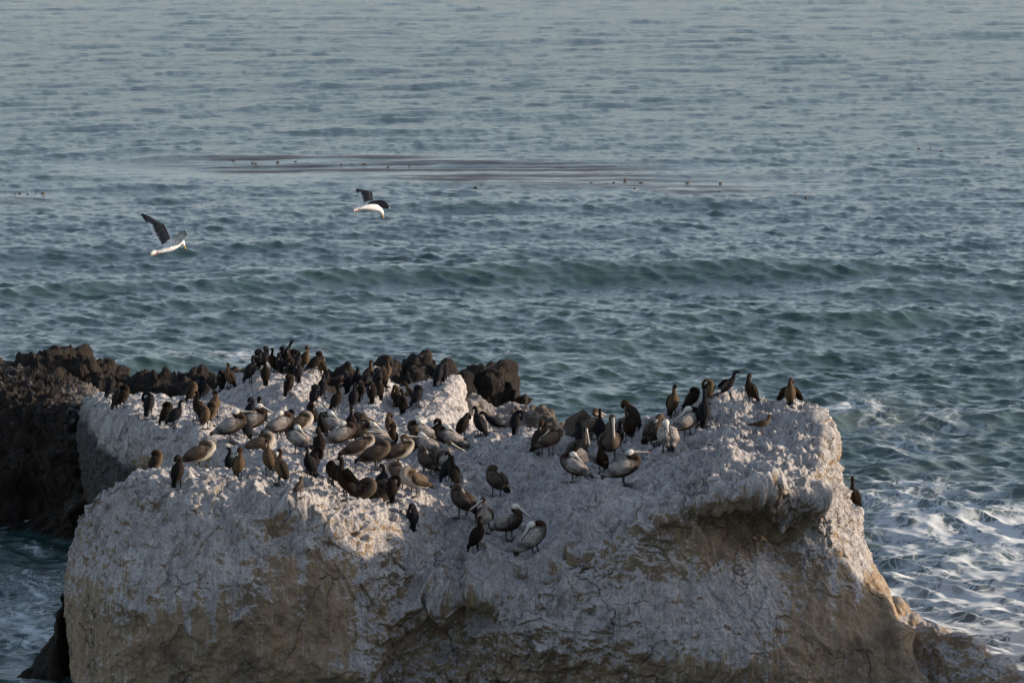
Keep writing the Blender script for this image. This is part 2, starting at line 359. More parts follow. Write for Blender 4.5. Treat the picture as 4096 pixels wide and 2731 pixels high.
R1 = [
 [(330,2790,74),(300,2600,75),(300,2450,75),(320,2300,75),(380,2180,75),(430,2130,75.5),(470,2110,76),(500,2120,77),(510,2300,77.5),(520,2500,78),(520,2800,78)],
 [(310,2850,72),(292,2600,72),(272,2400,72.2),(285,2270,72.5),(335,2120,73),(365,2085,74),(400,2070,75),(450,2090,76),(480,2250,76.5),(500,2400,77.5),(500,2800,77.5)],
 [(400,2860,70.2),(390,2620,70),(370,2400,70),(385,2230,70.5),(440,2020,71.2),(455,1992,72),(485,1990,73),(520,2020,74.5),(540,2150,75.5),(560,2300,76.5),(560,2800,77)],
 [(620,2870,69.3),(600,2620,69),(590,2400,69),(590,2180,69.3),(600,1970,70),(600,1920,71),(620,1912,72.2),(640,1925,73.5),(650,2050,74.5),(660,2200,75.5),(660,2800,76)],
 [(950,2870,69),(940,2620,68.6),(940,2400,68.6),(940,2180,69),(940,1990,69.6),(940,1925,70.6),(940,1900,72.2),(940,1915,74),(940,2050,75),(940,2200,76),(940,2700,77)],
 [(1280,2870,69.2),(1260,2620,69),(1250,2400,69),(1240,2170,69.2),(1230,2040,69.6),(1230,1970,70.6),(1240,1920,72.2),(1240,1905,74.0),(1240,1960,75.5),(1240,2100,77),(1240,2700,78)],
 [(1480,2870,69.6),(1450,2620,69.4),(1440,2400,69.5),(1430,2200,69.8),(1420,2060,70.4),(1420,2005,71.8),(1420,1975,73.5),(1420,1925,76),(1420,1870,79),(1420,1900,81),(1420,2500,82)],
 [(1690,2870,70.2),(1650,2660,70.2),(1640,2490,70.3),(1640,2330,70.5),(1640,2200,71),(1640,2100,72),(1640,2020,73.5),(1640,1950,76),(1640,1850,80),(1640,1740,85),(1640,1780,88)],
 [(1870,2870,70.5),(1860,2700,70.3),(1850,2560,70.6),(1850,2400,70.3),(1850,2290,71.2),(1850,2180,72.2),(1850,2070,73.5),(1850,1960,76),(1860,1850,79.5),(1860,1735,84),(1860,1790,86.5)],
 [(2120,2870,70),(2110,2650,69.6),(2110,2450,69.6),(2110,2310,70),(2110,2220,70.8),(2110,2120,72.5),(2100,2000,75),(2090,1900,77.5),(2080,1800,80),(2060,1728,83),(2060,1790,85.5)],
 [(2420,2870,69.6),(2410,2650,69.3),(2400,2450,69.2),(2400,2250,69.6),(2400,2110,70.5),(2390,2010,72.3),(2380,1930,75),(2370,1870,77.5),(2370,1800,80),(2370,1755,82),(2370,1810,84.5)],
 [(2720,2870,69.5),(2710,2650,69.2),(2700,2450,69.3),(2700,2200,69.8),(2700,2050,69.9),(2700,1985,71),(2700,1905,73),(2700,1820,75.5),(2700,1740,78),(2690,1662,80.5),(2690,1720,83.5)],
 [(2930,2870,69.5),(2920,2650,69.3),(2910,2450,69.6),(2900,2230,70.2),(2890,2090,70.6),(2880,2010,69.6),(2880,1930,70.6),(2880,1840,73),(2880,1720,76.5),(2880,1597,80),(2880,1680,83.5)],
 [(3130,2870,69.5),(3120,2650,69.6),(3110,2450,70),(3100,2230,70.8),(3080,2060,71.2),(3080,1980,70.0),(3080,1910,70.6),(3070,1830,72.5),(3060,1735,75.5),(3045,1625,79.5),(3050,1710,82.5)],
 [(3330,2870,69.8),(3320,2650,70),(3310,2450,70.4),(3290,2230,71),(3280,2080,71),(3260,1990,70.6),(3250,1900,71.4),(3240,1800,73),(3225,1720,75.5),(3195,1640,78.5),(3200,1720,81)],
 [(3560,2870,70),(3540,2650,70.4),(3510,2480,70.8),(3450,2300,71.4),(3370,2150,71.6),(3322,2040,71.8),(3300,1920,72.5),(3295,1780,73.8),(3275,1700,75.8),(3240,1655,78),(3240,1740,80)],
 [(3800,2870,70.5),(3660,2650,71),(3590,2470,71.5),(3535,2330,72.3),(3455,2190,72.8),(3400,2085,73.2),(3335,2000,74),(3330,1870,75),(3305,1770,76.5),(3275,1710,78.5),(3280,1830,80)],
 [(3900,2870,74),(3640,2650,76),(3560,2500,76.5),(3480,2350,77),(3420,2230,77),(3380,2130,77),(3300,2050,78),(3280,1950,79),(3260,1850,80),(3240,1800,81),(3240,1900,81)],
]
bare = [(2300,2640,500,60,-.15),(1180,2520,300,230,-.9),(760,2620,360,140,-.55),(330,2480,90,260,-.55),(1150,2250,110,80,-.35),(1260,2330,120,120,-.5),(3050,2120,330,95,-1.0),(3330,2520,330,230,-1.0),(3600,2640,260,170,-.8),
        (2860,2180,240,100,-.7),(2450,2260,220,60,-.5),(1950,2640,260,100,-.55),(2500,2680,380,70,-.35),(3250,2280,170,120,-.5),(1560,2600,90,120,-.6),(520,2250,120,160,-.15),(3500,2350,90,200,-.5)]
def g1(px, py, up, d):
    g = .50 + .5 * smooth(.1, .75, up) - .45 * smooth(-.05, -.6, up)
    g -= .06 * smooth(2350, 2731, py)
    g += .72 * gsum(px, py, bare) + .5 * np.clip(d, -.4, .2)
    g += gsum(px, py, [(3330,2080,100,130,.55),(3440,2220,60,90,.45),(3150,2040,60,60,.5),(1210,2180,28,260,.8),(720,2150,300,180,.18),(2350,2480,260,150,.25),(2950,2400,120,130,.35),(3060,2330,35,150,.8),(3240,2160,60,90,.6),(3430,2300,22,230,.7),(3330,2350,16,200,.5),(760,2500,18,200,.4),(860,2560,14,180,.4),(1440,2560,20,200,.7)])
    return g
hill = [(1180,2040,75,40,.30),(1130,2130,110,45,-.22),(1205,2160,40,60,.1),(1850,2330,110,60,.28),(1960,2380,60,50,.30),(1760,2390,60,60,.28),(1890,2470,80,42,-.50),(1800,2560,90,60,-.2),
        (2000,2300,100,40,.2),(3125,2060,60,50,.48),(3110,2130,55,30,-.25),(2930,1870,45,40,.30),(3060,1930,60,30,.22),(3270,2000,40,40,.2),(2300,1990,120,90,.12),(1860,1930,60,60,.12),
        (1770,2120,70,80,-.22),(1850,2225,60,50,-.28),(1990,2300,150,45,.2),(1700,2440,120,45,.22),(1560,2540,70,40,.2),(3402,2078,28,22,.14),(1500,2600,50,60,.25),(1400,2680,120,60,.2),(1640,2480,60,50,.22),(1640,2600,120,70,-.18),(2200,2500,240,180,.18),(2550,2200,150,60,.15),(2800,2650,300,100,.18),(600,2350,200,200,.15),(3590,2540,50,40,.2),
        (1160,1975,28,25,.16),(755,1930,16,14,.12),(2470,2000,60,40,.1),(1750,1870,60,40,-.1),(1700,2130,60,60,-.12)]
t0 = time.time()
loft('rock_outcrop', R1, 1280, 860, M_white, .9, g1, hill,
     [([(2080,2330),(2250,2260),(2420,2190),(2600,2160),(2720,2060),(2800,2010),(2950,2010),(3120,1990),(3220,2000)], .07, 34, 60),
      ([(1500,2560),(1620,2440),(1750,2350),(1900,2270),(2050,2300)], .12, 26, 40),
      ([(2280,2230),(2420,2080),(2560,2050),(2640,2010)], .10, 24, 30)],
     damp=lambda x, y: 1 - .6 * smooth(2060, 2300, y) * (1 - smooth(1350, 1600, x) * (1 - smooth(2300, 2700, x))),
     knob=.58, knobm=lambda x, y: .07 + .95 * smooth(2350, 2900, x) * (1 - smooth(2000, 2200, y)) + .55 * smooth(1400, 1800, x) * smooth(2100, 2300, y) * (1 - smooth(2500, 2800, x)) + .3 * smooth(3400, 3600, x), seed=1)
print('rock', time.time() - t0)
R2 = [
 [(300,2250,90.5),(290,2050,91),(290,1850,91.5),(300,1740,92),(310,1680,92.5),(330,1650,93),(350,1640,94),(380,1800,95)],
 [(440,2180,84.5),(415,1980,85),(400,1850,85.5),(390,1720,86),(385,1650,87),(380,1610,88.5),(385,1595,91),(385,1700,94)],
 [(600,2180,81.5),(570,2000,81.5),(550,1850,82),(540,1720,82.5),(530,1660,83.5),(530,1620,86.5),(530,1595,91),(530,1700,95)],
 [(760,2180,79.5),(750,2000,79.5),(740,1880,80),(735,1780,80.4),(730,1720,81.2),(740,1670,84.5),(750,1608,91),(750,1700,95)],
 [(950,2180,78),(950,2000,78),(950,1890,78.3),(950,1825,78.6),(950,1778,79.5),(960,1730,82.5),(970,1660,88),(970,1700,93)],
 [(1150,2180,77),(1150,2020,77),(1150,1930,77.3),(1150,1865,77.8),(1150,1820,78.8),(1160,1760,82),(1170,1680,87.5),(1170,1750,93)],
 [(1350,2250,76),(1350,2080,76),(1350,1990,76.3),(1350,1920,76.8),(1350,1865,78),(1360,1790,81.5),(1370,1700,87.5),(1370,1750,93)],
 [(1600,2250,76),(1600,2100,76),(1600,2000,76.5),(1600,1950,77),(1600,1890,78.5),(1600,1800,82),(1610,1700,88),(1610,1760,93)],
 [(1850,2250,77),(1850,2120,77),(1850,2050,77.3),(1850,1990,78),(1850,1920,80),(1850,1810,84),(1850,1715,89),(1850,1760,94)],
 [(2100,2250,79),(2100,2150,79),(2100,2050,80),(2080,1950,81),(2080,1880,82),(2060,1830,85),(2060,1780,89),(2060,1860,94)],
]
def g2(px, py, up, d):
    return .80 + .35 * smooth(.2, .8, up) + .8 * np.clip(d, -.3, .1) - .5 * smooth(1900, 2080, py) - .5 * np.exp(-((px - 560) / 60) ** 2) * smooth(1720, 1850, py) - .35 * (1 - smooth(380, 520, px)) * smooth(1680, 1850, py) - .3 * np.exp(-((px - 850) / 50) ** 2) * smooth(1760, 1800, py)
loft('rock_shelf', R2, 620, 420, M_white, .62, g2, [(810,1740,45,25,.22),(800,1790,30,40,.15),(520,1900,80,90,-.15)], knob=.15, seed=2,
     wet=lambda x, y: np.clip(1.25 * (1 - smooth(250, 450, x - .45 * (y - 1690))) + 1.3 * smooth(1780, 2000, y + .25 * (560 - x)) * (1 - smooth(560, 760, x)) + .9 * smooth(1980, 2100, y), 0, 1))
R3 = [
 [(800,1720,92),(800,1650,92.5),(800,1620,93),(810,1600,93.5),(820,1592,94),(830,1595,95),(840,1650,97)],
 [(900,1740,90.5),(890,1650,91),(890,1610,91.5),(890,1575,92.5),(890,1555,94),(890,1548,95.5),(890,1650,98)],
 [(1020,1740,89.5),(1020,1640,90),(1020,1590,90.8),(1015,1540,92),(1010,1500,93.5),(1010,1470,95.8),(1010,1600,98.5)],
 [(1130,1740,89),(1130,1650,89.5),(1130,1600,90.2),(1130,1550,91.2),(1130,1500,93),(1130,1470,95.3),(1130,1600,98.5)],
 [(1230,1740,89),(1225,1650,89.4),(1220,1600,90.2),(1220,1550,91.5),(1220,1500,93.5),(1225,1474,95.5),(1225,1600,98.5)],
 [(1310,1740,88.5),(1305,1660,89),(1305,1640,90.0),(1305,1612,91.8),(1305,1580,94),(1300,1545,96),(1300,1620,98.5)],
 [(1400,1750,88),(1400,1690,88.4),(1400,1660,89),(1400,1635,90),(1400,1590,93),(1400,1548,96.5),(1400,1620,99)],
 [(1510,1760,88),(1510,1700,88.3),(1510,1660,88.8),(1510,1615,90),(1515,1560,93),(1525,1512,96),(1520,1600,99)],
 [(1600,1770,87.5),(1600,1710,87.8),(1600,1685,88.3),(1600,1665,89.3),(1600,1620,92),(1600,1550,96.5),(1600,1620,99)],
 [(1720,1780,87.2),(1710,1720,87.5),(1700,1665,88.2),(1690,1620,89.5),(1690,1580,92),(1700,1535,96),(1700,1620,99)],
 [(1860,1790,88.5),(1835,1720,89),(1820,1650,90),(1810,1580,91.5),(1805,1535,93.5),(1800,1512,96.5),(1800,1600,99.5)],
 [(1910,1790,91),(1885,1700,92),(1860,1640,93),(1850,1580,94),(1842,1540,95.5),(1838,1515,97.5),(1840,1600,99.5)],
 [(1860,1790,94),(1850,1700,95),(1845,1650,96),(1840,1600,97),(1840,1570,98),(1830,1550,99),(1830,1620,100)],
]
loft('rock_mound', R3, 640, 330, M_white, .45, lambda px, py, up, d: 1.0 + .3 * smooth(.2, .8, up) + 1.0 * np.clip(d, -.3, .1),
     [(1245,1500,22,45,.30),(1510,1540,22,45,.32),(1555,1610,45,30,-.22),(1320,1560,40,25,-.15),(1570,1730,30,20,.25),(1620,1740,24,18,.25),(1780,1560,30,20,.12)], knob=.35, seed=3)

def ridge(name, pts, material, front, back, amp, knob, nu, nv, guano, seed, base=-.8):
    """crest points (x, y, d): a ridge with both flanks down to below the water"""
    rows = []
    pts = [tuple(p) for p in pts]
    for i, (x, y, d) in enumerate(pts):
        c = P(x, y, d); top = max(c[2], .0)
        r = []
        for (k, dd) in ((0, -front), (.28, -front * .75), (.6, -front * .45), (.88, -front * .18), (1, 0), (.9, back * .25), (.55, back * .6), (0, back)):
            z = base + (top - base) * k
            if i in (0, len(pts) - 1): z = base + (top - base) * k * .15; dd *= .3
            r.append((c[0] * (1 + dd / d), d + dd, z))
        rows.append(r)
    K = np.array(rows); G = crom(crom(K, nu, 0), nv, 1); nrm = gridnormals(G)
    if nrm[:, :nv // 2, 1].mean() > 0: nrm = -nrm
    q = G.reshape(-1, 3) + seed * 5.1
    tt = q @ np.array([[.93, .0, -.36], [0, 1, 0], [.36, 0, .93]])
    k = cells(tt * (1.0, 1, .62), 1.5, seed); k2 = cells(tt * (1, 1, .7), 3.6, seed + 3); k3 = cells(q, 8.5, seed + 9)
    d = amp * .22 * fbm(q, .8, 3) + knob * ((.55 - k) * .55 + (.5 - k2) * .26 + (.5 - k3) * .10) + amp * .03 * fbm(q, 9, 3)
    G2 = G + nrm * d.reshape(nu, nv)[..., None]; G2[..., 2] += .12 * knob * (.5 - k.reshape(nu, nv))
    gn = gridnormals(G2)
    if gn[:, :nv // 2, 1].mean() > 0: gn = -gn
    px, py = pix(G2)
    me = new_mesh(name, G2.reshape(-1, 3), gridfaces(nu, nv), material, {'guano': np.clip(guano(px, py, gn[..., 2], d.reshape(nu, nv)), 0, 1).ravel()})
    sub = np.ascontiguousarray(G2[::2, ::2]); BVH.append((BVHTree.FromPolygons(sub.reshape(-1, 3).tolist(), gridfaces(*sub.shape[:2]).tolist()), name))
    return link(name, me, kind='structure')
none = lambda px, py, up, d: 0 * px
# craggy reef along the back
ridge('reef', [(-420,1480,101),(-200,1470,101),(-60,1460,101),(40,1465,101),(110,1450,101),(165,1440,101),(215,1420,101),(265,1405,101.5),(320,1410,101.5),(380,1445,101),(450,1460,101),(520,1505,100.5),(600,1525,100.5),(700,1525,100),
               (760,1500,100),(850,1500,100),(940,1505,100),(1040,1520,100),(1150,1530,100),(1280,1500,100),(1360,1500,100.5),(1440,1500,101),(1530,1475,102),(1610,1465,103),(1680,1460,103),(1740,1480,103),(1800,1480,103),(1850,1500,103)],
      M_dark, 8.5, 4, 1.1, 1.0, 760, 200, lambda px, py, up, d: .12 * smooth(.3, .9, up), 11)
ridge('reef_stack', [(1800,1620,97),(1842,1560,97.5),(1875,1490,98),(1930,1465,98.5),(1980,1458,98.5),(2020,1485,98.5),(2045,1530,98),(2075,1575,97.5),(2110,1600,97),(2150,1660,97)],
      M_dark, 3.4, 3, .9, 1.0, 300, 200, none, 12)
ridge('reef_shelf', [(1780,1660,94),(1860,1640,94),(1960,1632,94.5),(2040,1622,95),(2110,1625,95),(2190,1645,94),(2290,1680,93),(2400,1695,92),(2520,1700,91),(2640,1720,90),(2800,1760,89),(2900,1800,89)],
      M_grey, 8.5, 3.5, .8, .62, 420, 240, lambda px, py, up, d: .45 - .5 * smooth(2000, 2250, px) + .25 * smooth(.3, .9, up), 13)
# the dark cliff on the left, in shade, with a pale worn top
R4 = [
 [(-700,2200,90.5),(-700,2050,91.5),(-700,1900,92.5),(-700,1700,93.5),(-700,1600,94.5),(-700,1550,97.5),(-700,1520,102.5),(-700,1600,105.5)],
 [(-350,2180,90),(-350,2050,90.5),(-350,1850,91.5),(-350,1680,92.5),(-350,1570,94),(-350,1520,97.5),(-350,1500,102.5),(-350,1600,105.5)],
 [(0,2160,89.5),(0,2020,90),(0,1830,90.5),(0,1680,91.5),(0,1560,93),(0,1510,96.5),(0,1490,101.5),(0,1600,105.5)],
 [(160,2150,89.3),(160,2010,89.5),(160,1850,90.1),(150,1700,91.1),(140,1590,92.5),(130,1530,96),(120,1490,101.5),(120,1600,105.5)],
 [(300,2160,88.5),(290,2020,88.7),(285,1880,89.3),(280,1740,90.1),(270,1630,91.8),(260,1570,94.5),(250,1530,99.5),(250,1620,103.5)],
 [(400,2160,88.7),(385,2040,88.9),(370,1920,89.5),(360,1790,90.4),(350,1680,91.7),(340,1610,94),(330,1570,97.5),(330,1640,101.5)],
 [(520,2150,89.5),(500,2060,89.8),(480,1970,90.5),(470,1860,91.5),(450,1760,93),(430,1680,95),(430,1640,97.5),(430,1700,100.5)],
]
def g4(px, py, up, d):
    return -.25 + .45 * smooth(.35, .85, up) + .2 * (1 - smooth(1540, 1720, py)) + .75 * np.exp(-((px - 370) / 90) ** 2) * (1 - smooth(1680, 1820, py)) + .5 * np.clip(d, -.3, .2)
loft('dark_cliff', R4, 420, 360, M_dark, 1.2, g4, [(100,1990,120,90,-.6),(250,1850,60,90,.2),(320,2050,50,70,.35)],
     [([(-400,1700),(0,1720),(200,1700),(330,1760)], .15, 40, 60)], knob=.28, seed=4)
ridge('boulder', [(60,2760,72.2),(100,2700,72.3),(160,2610,72.4),(215,2500,72.5),(255,2400,72.8),(285,2340,73.2),(330,2330,74),(400,2380,75)], M_dark, 1.1, 1.6, .5, .45, 200, 160, none, 15)
# the ridge that runs down to the right
ridge('rock_spur', [(3480,2398,72.5),(3560,2433,72.2),(3640,2468,72),(3720,2508,71.8),(3800,2533,71.6),(3880,2578,71.4),(3950,2628,71.2),(4030,2668,71),(4120,2728,70.8),(4230,2808,70.6),(4400,2898,70.4)],
      M_white, 1.9, 2.2, .5, .42, 360, 240, lambda px, py, up, d: .12 + .5 * smooth(.3, .9, up), 16)
ridge('boulder', [(4000,2760,74),(4040,2725,74.2),(4100,2705,74.5),(4180,2720,74.6),(4260,2800,74.6)], M_dark, .9, 1.2, .5, .5, 120, 90, none, 17)
print('rocks done', time.time() - t0)

# unseen land added on the right, shaped to shade the lower rock faces
def sun_blocker():
    u = np.linspace(0, 1, 60); v = np.linspace(0, 1, 60)
    U, Vv = np.meshgrid(u, v, indexing='ij')
    X = 22 + 44 * U; Y = 20 + 52.7 * Vv
    e = np.minimum(smooth(0, .05, U) * smooth(1, .9, U), smooth(0, .05, Vv) * smooth(1, .965, Vv))
    q = np.stack([X, Y, 0 * X], -1).reshape(-1, 3)
    Z = -1 + e * (8.7 + .6 * fbm(q, .25, 4).reshape(60, 60) + .06 * (X - 22) + 2.4 * (1 - smooth(69.2, 70.2, Y)))
    G = np.stack([X, Y, Z], -1)
    link('sun_blocker', new_mesh('sun_blocker', G.reshape(-1, 3), gridfaces(60, 60), M_white, {'guano': 0 * U.ravel() + .15, 'wet': 0 * U.ravel()}), kind='structure')
sun_blocker()
# ------------------------------------------------------------------ birds
def bird_mats():
    out = {}
    for nm, sc, bd, spec in (('plumage', 60, .010, .07), ('wing_feathers', 40, .016, .08), ('horn', 60, .002, .5), ('scaly_skin', 90, .004, .3)):
        m, t, b = mat(nm); n = N(t)
        pos = n('TexCoord').outputs['Object']
        c = n('Attribute', attribute_name='Col').outputs['Color']
        v = n.noise(n.map(pos, (1, 1, .45) if nm != 'wing_feathers' else (.22, .8, 1)), sc, 4, .6)
        f = n.rng(v, .32, .68, .30, 1.55, False) if nm == 'wing_feathers' else n.rng(v, .3, .7, .5, 1.35, False)
        c2 = n('VectorMath', {0: c, 1: n('CombineXYZ', {0: f, 1: f, 2: f}).outputs[0]}, operation='MULTIPLY').outputs[0]
        t.links.new(c2, b.inputs['Base Color']); b.inputs['Roughness'].default_value = .75 if nm != 'horn' else .4
        b.inputs['Specular IOR Level'].default_value = spec
        bp = n('Bump', {'Height': v, 'Distance': bd, 'Strength': .6}); t.links.new(bp.outputs[0], b.inputs['Normal'])
        out[nm] = m
    return out
BM = bird_mats(); MP, MW, MH, MS = BM['plumage'], BM['wing_feathers'], BM['horn'], BM['scaly_skin']
def frames(C, lat0=(0, 1, 0)):
    T = np.gradient(C, axis=0); T /= np.linalg.norm(T, axis=1)[:, None] + 1e-9
    L = np.zeros_like(T); l = np.array(lat0, float)
    for i in range(len(C)):
        l = l - T[i] * (l @ T[i]); l /= np.linalg.norm(l) + 1e-9; L[i] = l
    return T, L, np.cross(T, L)
def sweep(keys, cols, n=26, m=14, lat0=(0, 1, 0), power=1.):
    """keys (x, y, z, half width, half height); cols: (dorsal, ventral) per key"""
    K = np.array(keys, float); S = crom(K, n); S[:, 3:] = np.maximum(S[:, 3:], .0012)
    C = S[:, :3]; T, L, Nn = frames(C, lat0)
    cd = crom(np.array([c[0] for c in cols], float), n); cv = crom(np.array([c[1] for c in cols], float), n)
    cd = np.clip(cd, .003, 1); cv = np.clip(cv, .003, 1)
    th = np.linspace(0, 2 * np.pi, m, endpoint=False)
    V = C[:, None] + L[:, None] * (np.sin(th)[None, :, None] * S[:, 3][:, None, None]) + Nn[:, None] * (np.cos(th)[None, :, None] * S[:, 4][:, None, None])
    wv = smooth(.15, -.55, np.cos(th))[None, :, None]
    Cc = cd[:, None] * (1 - wv) + cv[:, None] * wv
    V = V.reshape(-1, 3); Fc = gridfaces(n, m, True).tolist()
    Fc.append(list(range(m))); Fc.append([(n - 1) * m + k for k in range(m)][::-1])
    return V, Fc, Cc.reshape(-1, 3), (S, T, L, Nn)
def join(parts):
    V, Fc, Cc, o = [], [], [], 0
    for v, f, c in parts:
        V.append(v); Cc.append(np.broadcast_to(c, v.shape)); Fc += [[i + o for i in q] for q in f]; o += len(v)
    return np.concatenate(V), Fc, np.concatenate(Cc)
def folded_wing(body, side, s0, s1, tip, cA, cB, cC, streak=0., lo=125, hi=12, n=22, m=12, bulge=.012, end=.35):
    """shell of folded feathers hugging the flank from the shoulder (ring s0) back to the tail (ring s1), ending in a point"""
    S, T, L, Nn = body; V = []; Cc = []
    for i in range(n):
        u = i / (n - 1)
        w = u / (1 - end) if u < 1 - end else 1.
        r = s0 + (s1 - s0) * min(w, 1); a = int(r); b = min(a + 1, len(S) - 1); a = min(a, b); f = r - int(r)
        g = lambda A: A[a] * (1 - f) + A[b] * f
        c = g(S)[:3]; rw = g(S)[3]; rh = g(S)[4]; l = g(L); nn = g(Nn)
        e = 0.
        if u > 1 - end:
            e = (u - (1 - end)) / end; c = c * (1 - e) + np.array(tip) * e; rw = rw * (1 - e) + .022 * e; rh = rh * (1 - e) + .03 * e
        close = min(1, (u / .16)) ** .6
        A1 = R(hi + 25 * (1 - close) + 10 * e); A2 = R(lo - 45 * (1 - close) - 38 * e)
        for j in range(m):
            q = j / (m - 1); th = A1 + (A2 - A1) * q
            edge = min(1, 4.5 * q, 4.5 * (1 - q)) * min(1, 8 * u + .02) 
            k = bulge * (edge ** .6) + .004 * math.sin(q * 19 + u * 5) * edge - .012 * (edge < .05)
            V.append(c + l * side * math.sin(th) * (rw + k) + nn * math.cos(th) * (rh + k))
            t = smooth(.35, .75, q + .25 * (u - .4)); x = np.array(cA) * (1 - t) + np.array(cB) * t
            t2 = smooth(.62, .85, u + .35 * (q - .6)); x = x * (1 - t2) + np.array(cC) * t2
            if streak: x = x * (1 + streak * math.sin(q * 40 + 3 * math.sin(u * 6) + (j * 2.4)))
            Cc.append(np.clip(x, .004, 1))
    V = np.array(V).reshape(n, m, 3); inner = V - (V - np.array([V.mean(1)]).transpose(1, 0, 2)) * .0
    # inner skin, pulled towards the body, makes the shell solid
    ctr = np.array([(S[int(s0 + (s1 - s0) * min(i / (n - 1) / (1 - end), 1))][:3]) for i in range(n)])
    for i in range(n):
        u = i / (n - 1)
        if u > 1 - end: e = (u - (1 - end)) / end; ctr[i] = ctr[i] * (1 - e) + np.array(tip) * e
    inner = V + (ctr[:, None] - V) * .22
    A = np.concatenate([V.reshape(-1, 3), inner.reshape(-1, 3)]); o = n * m
    Fc = gridfaces(n, m).tolist() + [[a + o for a in q][::-1] for q in gridfaces(n, m).tolist()]
    rim = [i * m for i in range(n)] + [(n - 1) * m + j for j in range(1, m)] + [i * m + m - 1 for i in range(n - 2, -1, -1)] + list(range(m - 2, 0, -1))
    for a, b in zip(rim, rim[1:] + rim[:1]): Fc.append([a, b, b + o, a + o])
    return A, Fc, np.concatenate([np.array(Cc)] * 2)
def blade(root, tip, wid, thick, col, up, n=8, m=8, col2=None):
    root, tip = np.array(root, float), np.array(tip, float)
    ks = []
    for i in range(6):
        t = i / 5; p = root + (tip - root) * t
        ks.append((*p, wid * (.45 + .75 * t - .55 * max(0, t - .8) * 3), thick))
    c2 = col if col2 is None else col2
    d = (tip - root) / np.linalg.norm(tip - root); lat = np.cross(np.array(up, float), d)
    v, f, c, _ = sweep(ks, [(np.array(col) * (1 - i / 5) + np.array(c2) * i / 5,) * 2 for i in range(6)], n, m, lat)
    return v, f, c
def spread_wing(arm, trail, cA, cB, cC, nf=16, thick=.006, sag=.03, tipcol=None):
    """open wing: arm = leading edge points root..tip, trail = trailing edge points; serrated flight feathers"""
    n = nf * 4 + 1; m = 9
    A = crom(np.array(arm, float), n); B = crom(np.array(trail, float), n)
    V = []; Cc = []
    for i in range(n):
        u = i / (n - 1); ph = (i % 4) / 4; cut = 1 - (.10 + .12 * smooth(.6, 1, u)) * abs(ph - .5) * 2
        for j in range(m):
            q = j / (m - 1); p = A[i] + (B[i] - A[i]) * q * cut
            V.append(p)
            t = smooth(.42, .5, q); x = np.array(cA) * (1 - t) + np.array(cB) * t
            t = smooth(.74, .82, q) * (1 - smooth(.55, .7, u)); x = x * (1 - t) + np.array(cC) * t
            if ph == 0 and q > .45: x = x * .55
            if tipcol is not None:
                t = smooth(.72, .85, u); x = x * (1 - t) + np.array(tipcol) * t
                if .93 < u < .985 and q < .75: x = np.array([.6, .6, .6])
            Cc.append(x)
    V = np.array(V).reshape(n, m, 3); nr = gridnormals(V)
    q = np.linspace(0, 1, m)[None, :, None]
    prof = np.sin(np.pi * np.clip(q * .92 + .06, 0, 1)) ** .5
    th = thick * (1.3 - .9 * q) * prof + .0012
    camber = sag * np.sin(np.pi * q ** .7)
    T1 = V + nr * (camber + th); T2 = V + nr * (camber - th)
    X = np.concatenate([T1.reshape(-1, 3), T2.reshape(-1, 3)]); o = n * m
    g = gridfaces(n, m).tolist(); Fc = g + [[a + o for a in r][::-1] for r in g]
    rim = [i * m for i in range(n)] + [(n - 1) * m + j for j in range(1, m)] + [i * m + m - 1 for i in range(n - 2, -1, -1)] + list(range(m - 2, 0, -1))
    for a, b in zip(rim, rim[1:] + rim[:1]): Fc.append([a, b, b + o, a + o])
    return X, Fc, np.concatenate([np.array(Cc)] * 2)
def leg_mesh(x, y, z, r, col, toe, zf=.0):
    """shank with a bulge at the heel"""
    return sweep([(x, y, z, r * 2.1, r * 2.4), (x - .01, y, z * .72, r * 1.3, r * 1.3), (x - .015, y, z * .45, r, r), (x - .005, y, z * .15, r, r), (x, y, .006, r * 1.2, r * 1.2)],
                 [(col, col)] * 5, 10, 8)[:3]
def foot_mesh(x, y, L, col):
    """webbed foot: three toes with skin between, one toe behind"""
    pts = [(-.28 * L, 0), (-.05 * L, -.16 * L), (.55 * L, -.52 * L), (.72 * L, -.30 * L), (1.0 * L, -.02 * L), (.80 * L, .24 * L), (.72 * L, .52 * L), (-.02 * L, .16 * L)]
    V = [(x + a, y + b, .010 if k in (0, 1, 7) else .004) for k, (a, b) in enumerate(pts)] + [(x + a, y + b, -.016) for a, b in pts] + [(x + .1 * L, y, .024)]
    n = len(pts); Fc = [[k, (k + 1) % n, 2 * n] for k in range(n)] + [[k, k + n, (k + 1) % n + n, (k + 1) % n] for k in range(n)] + [list(range(n, 2 * n))[::-1]]
    return np.array(V), Fc, np.array(col)

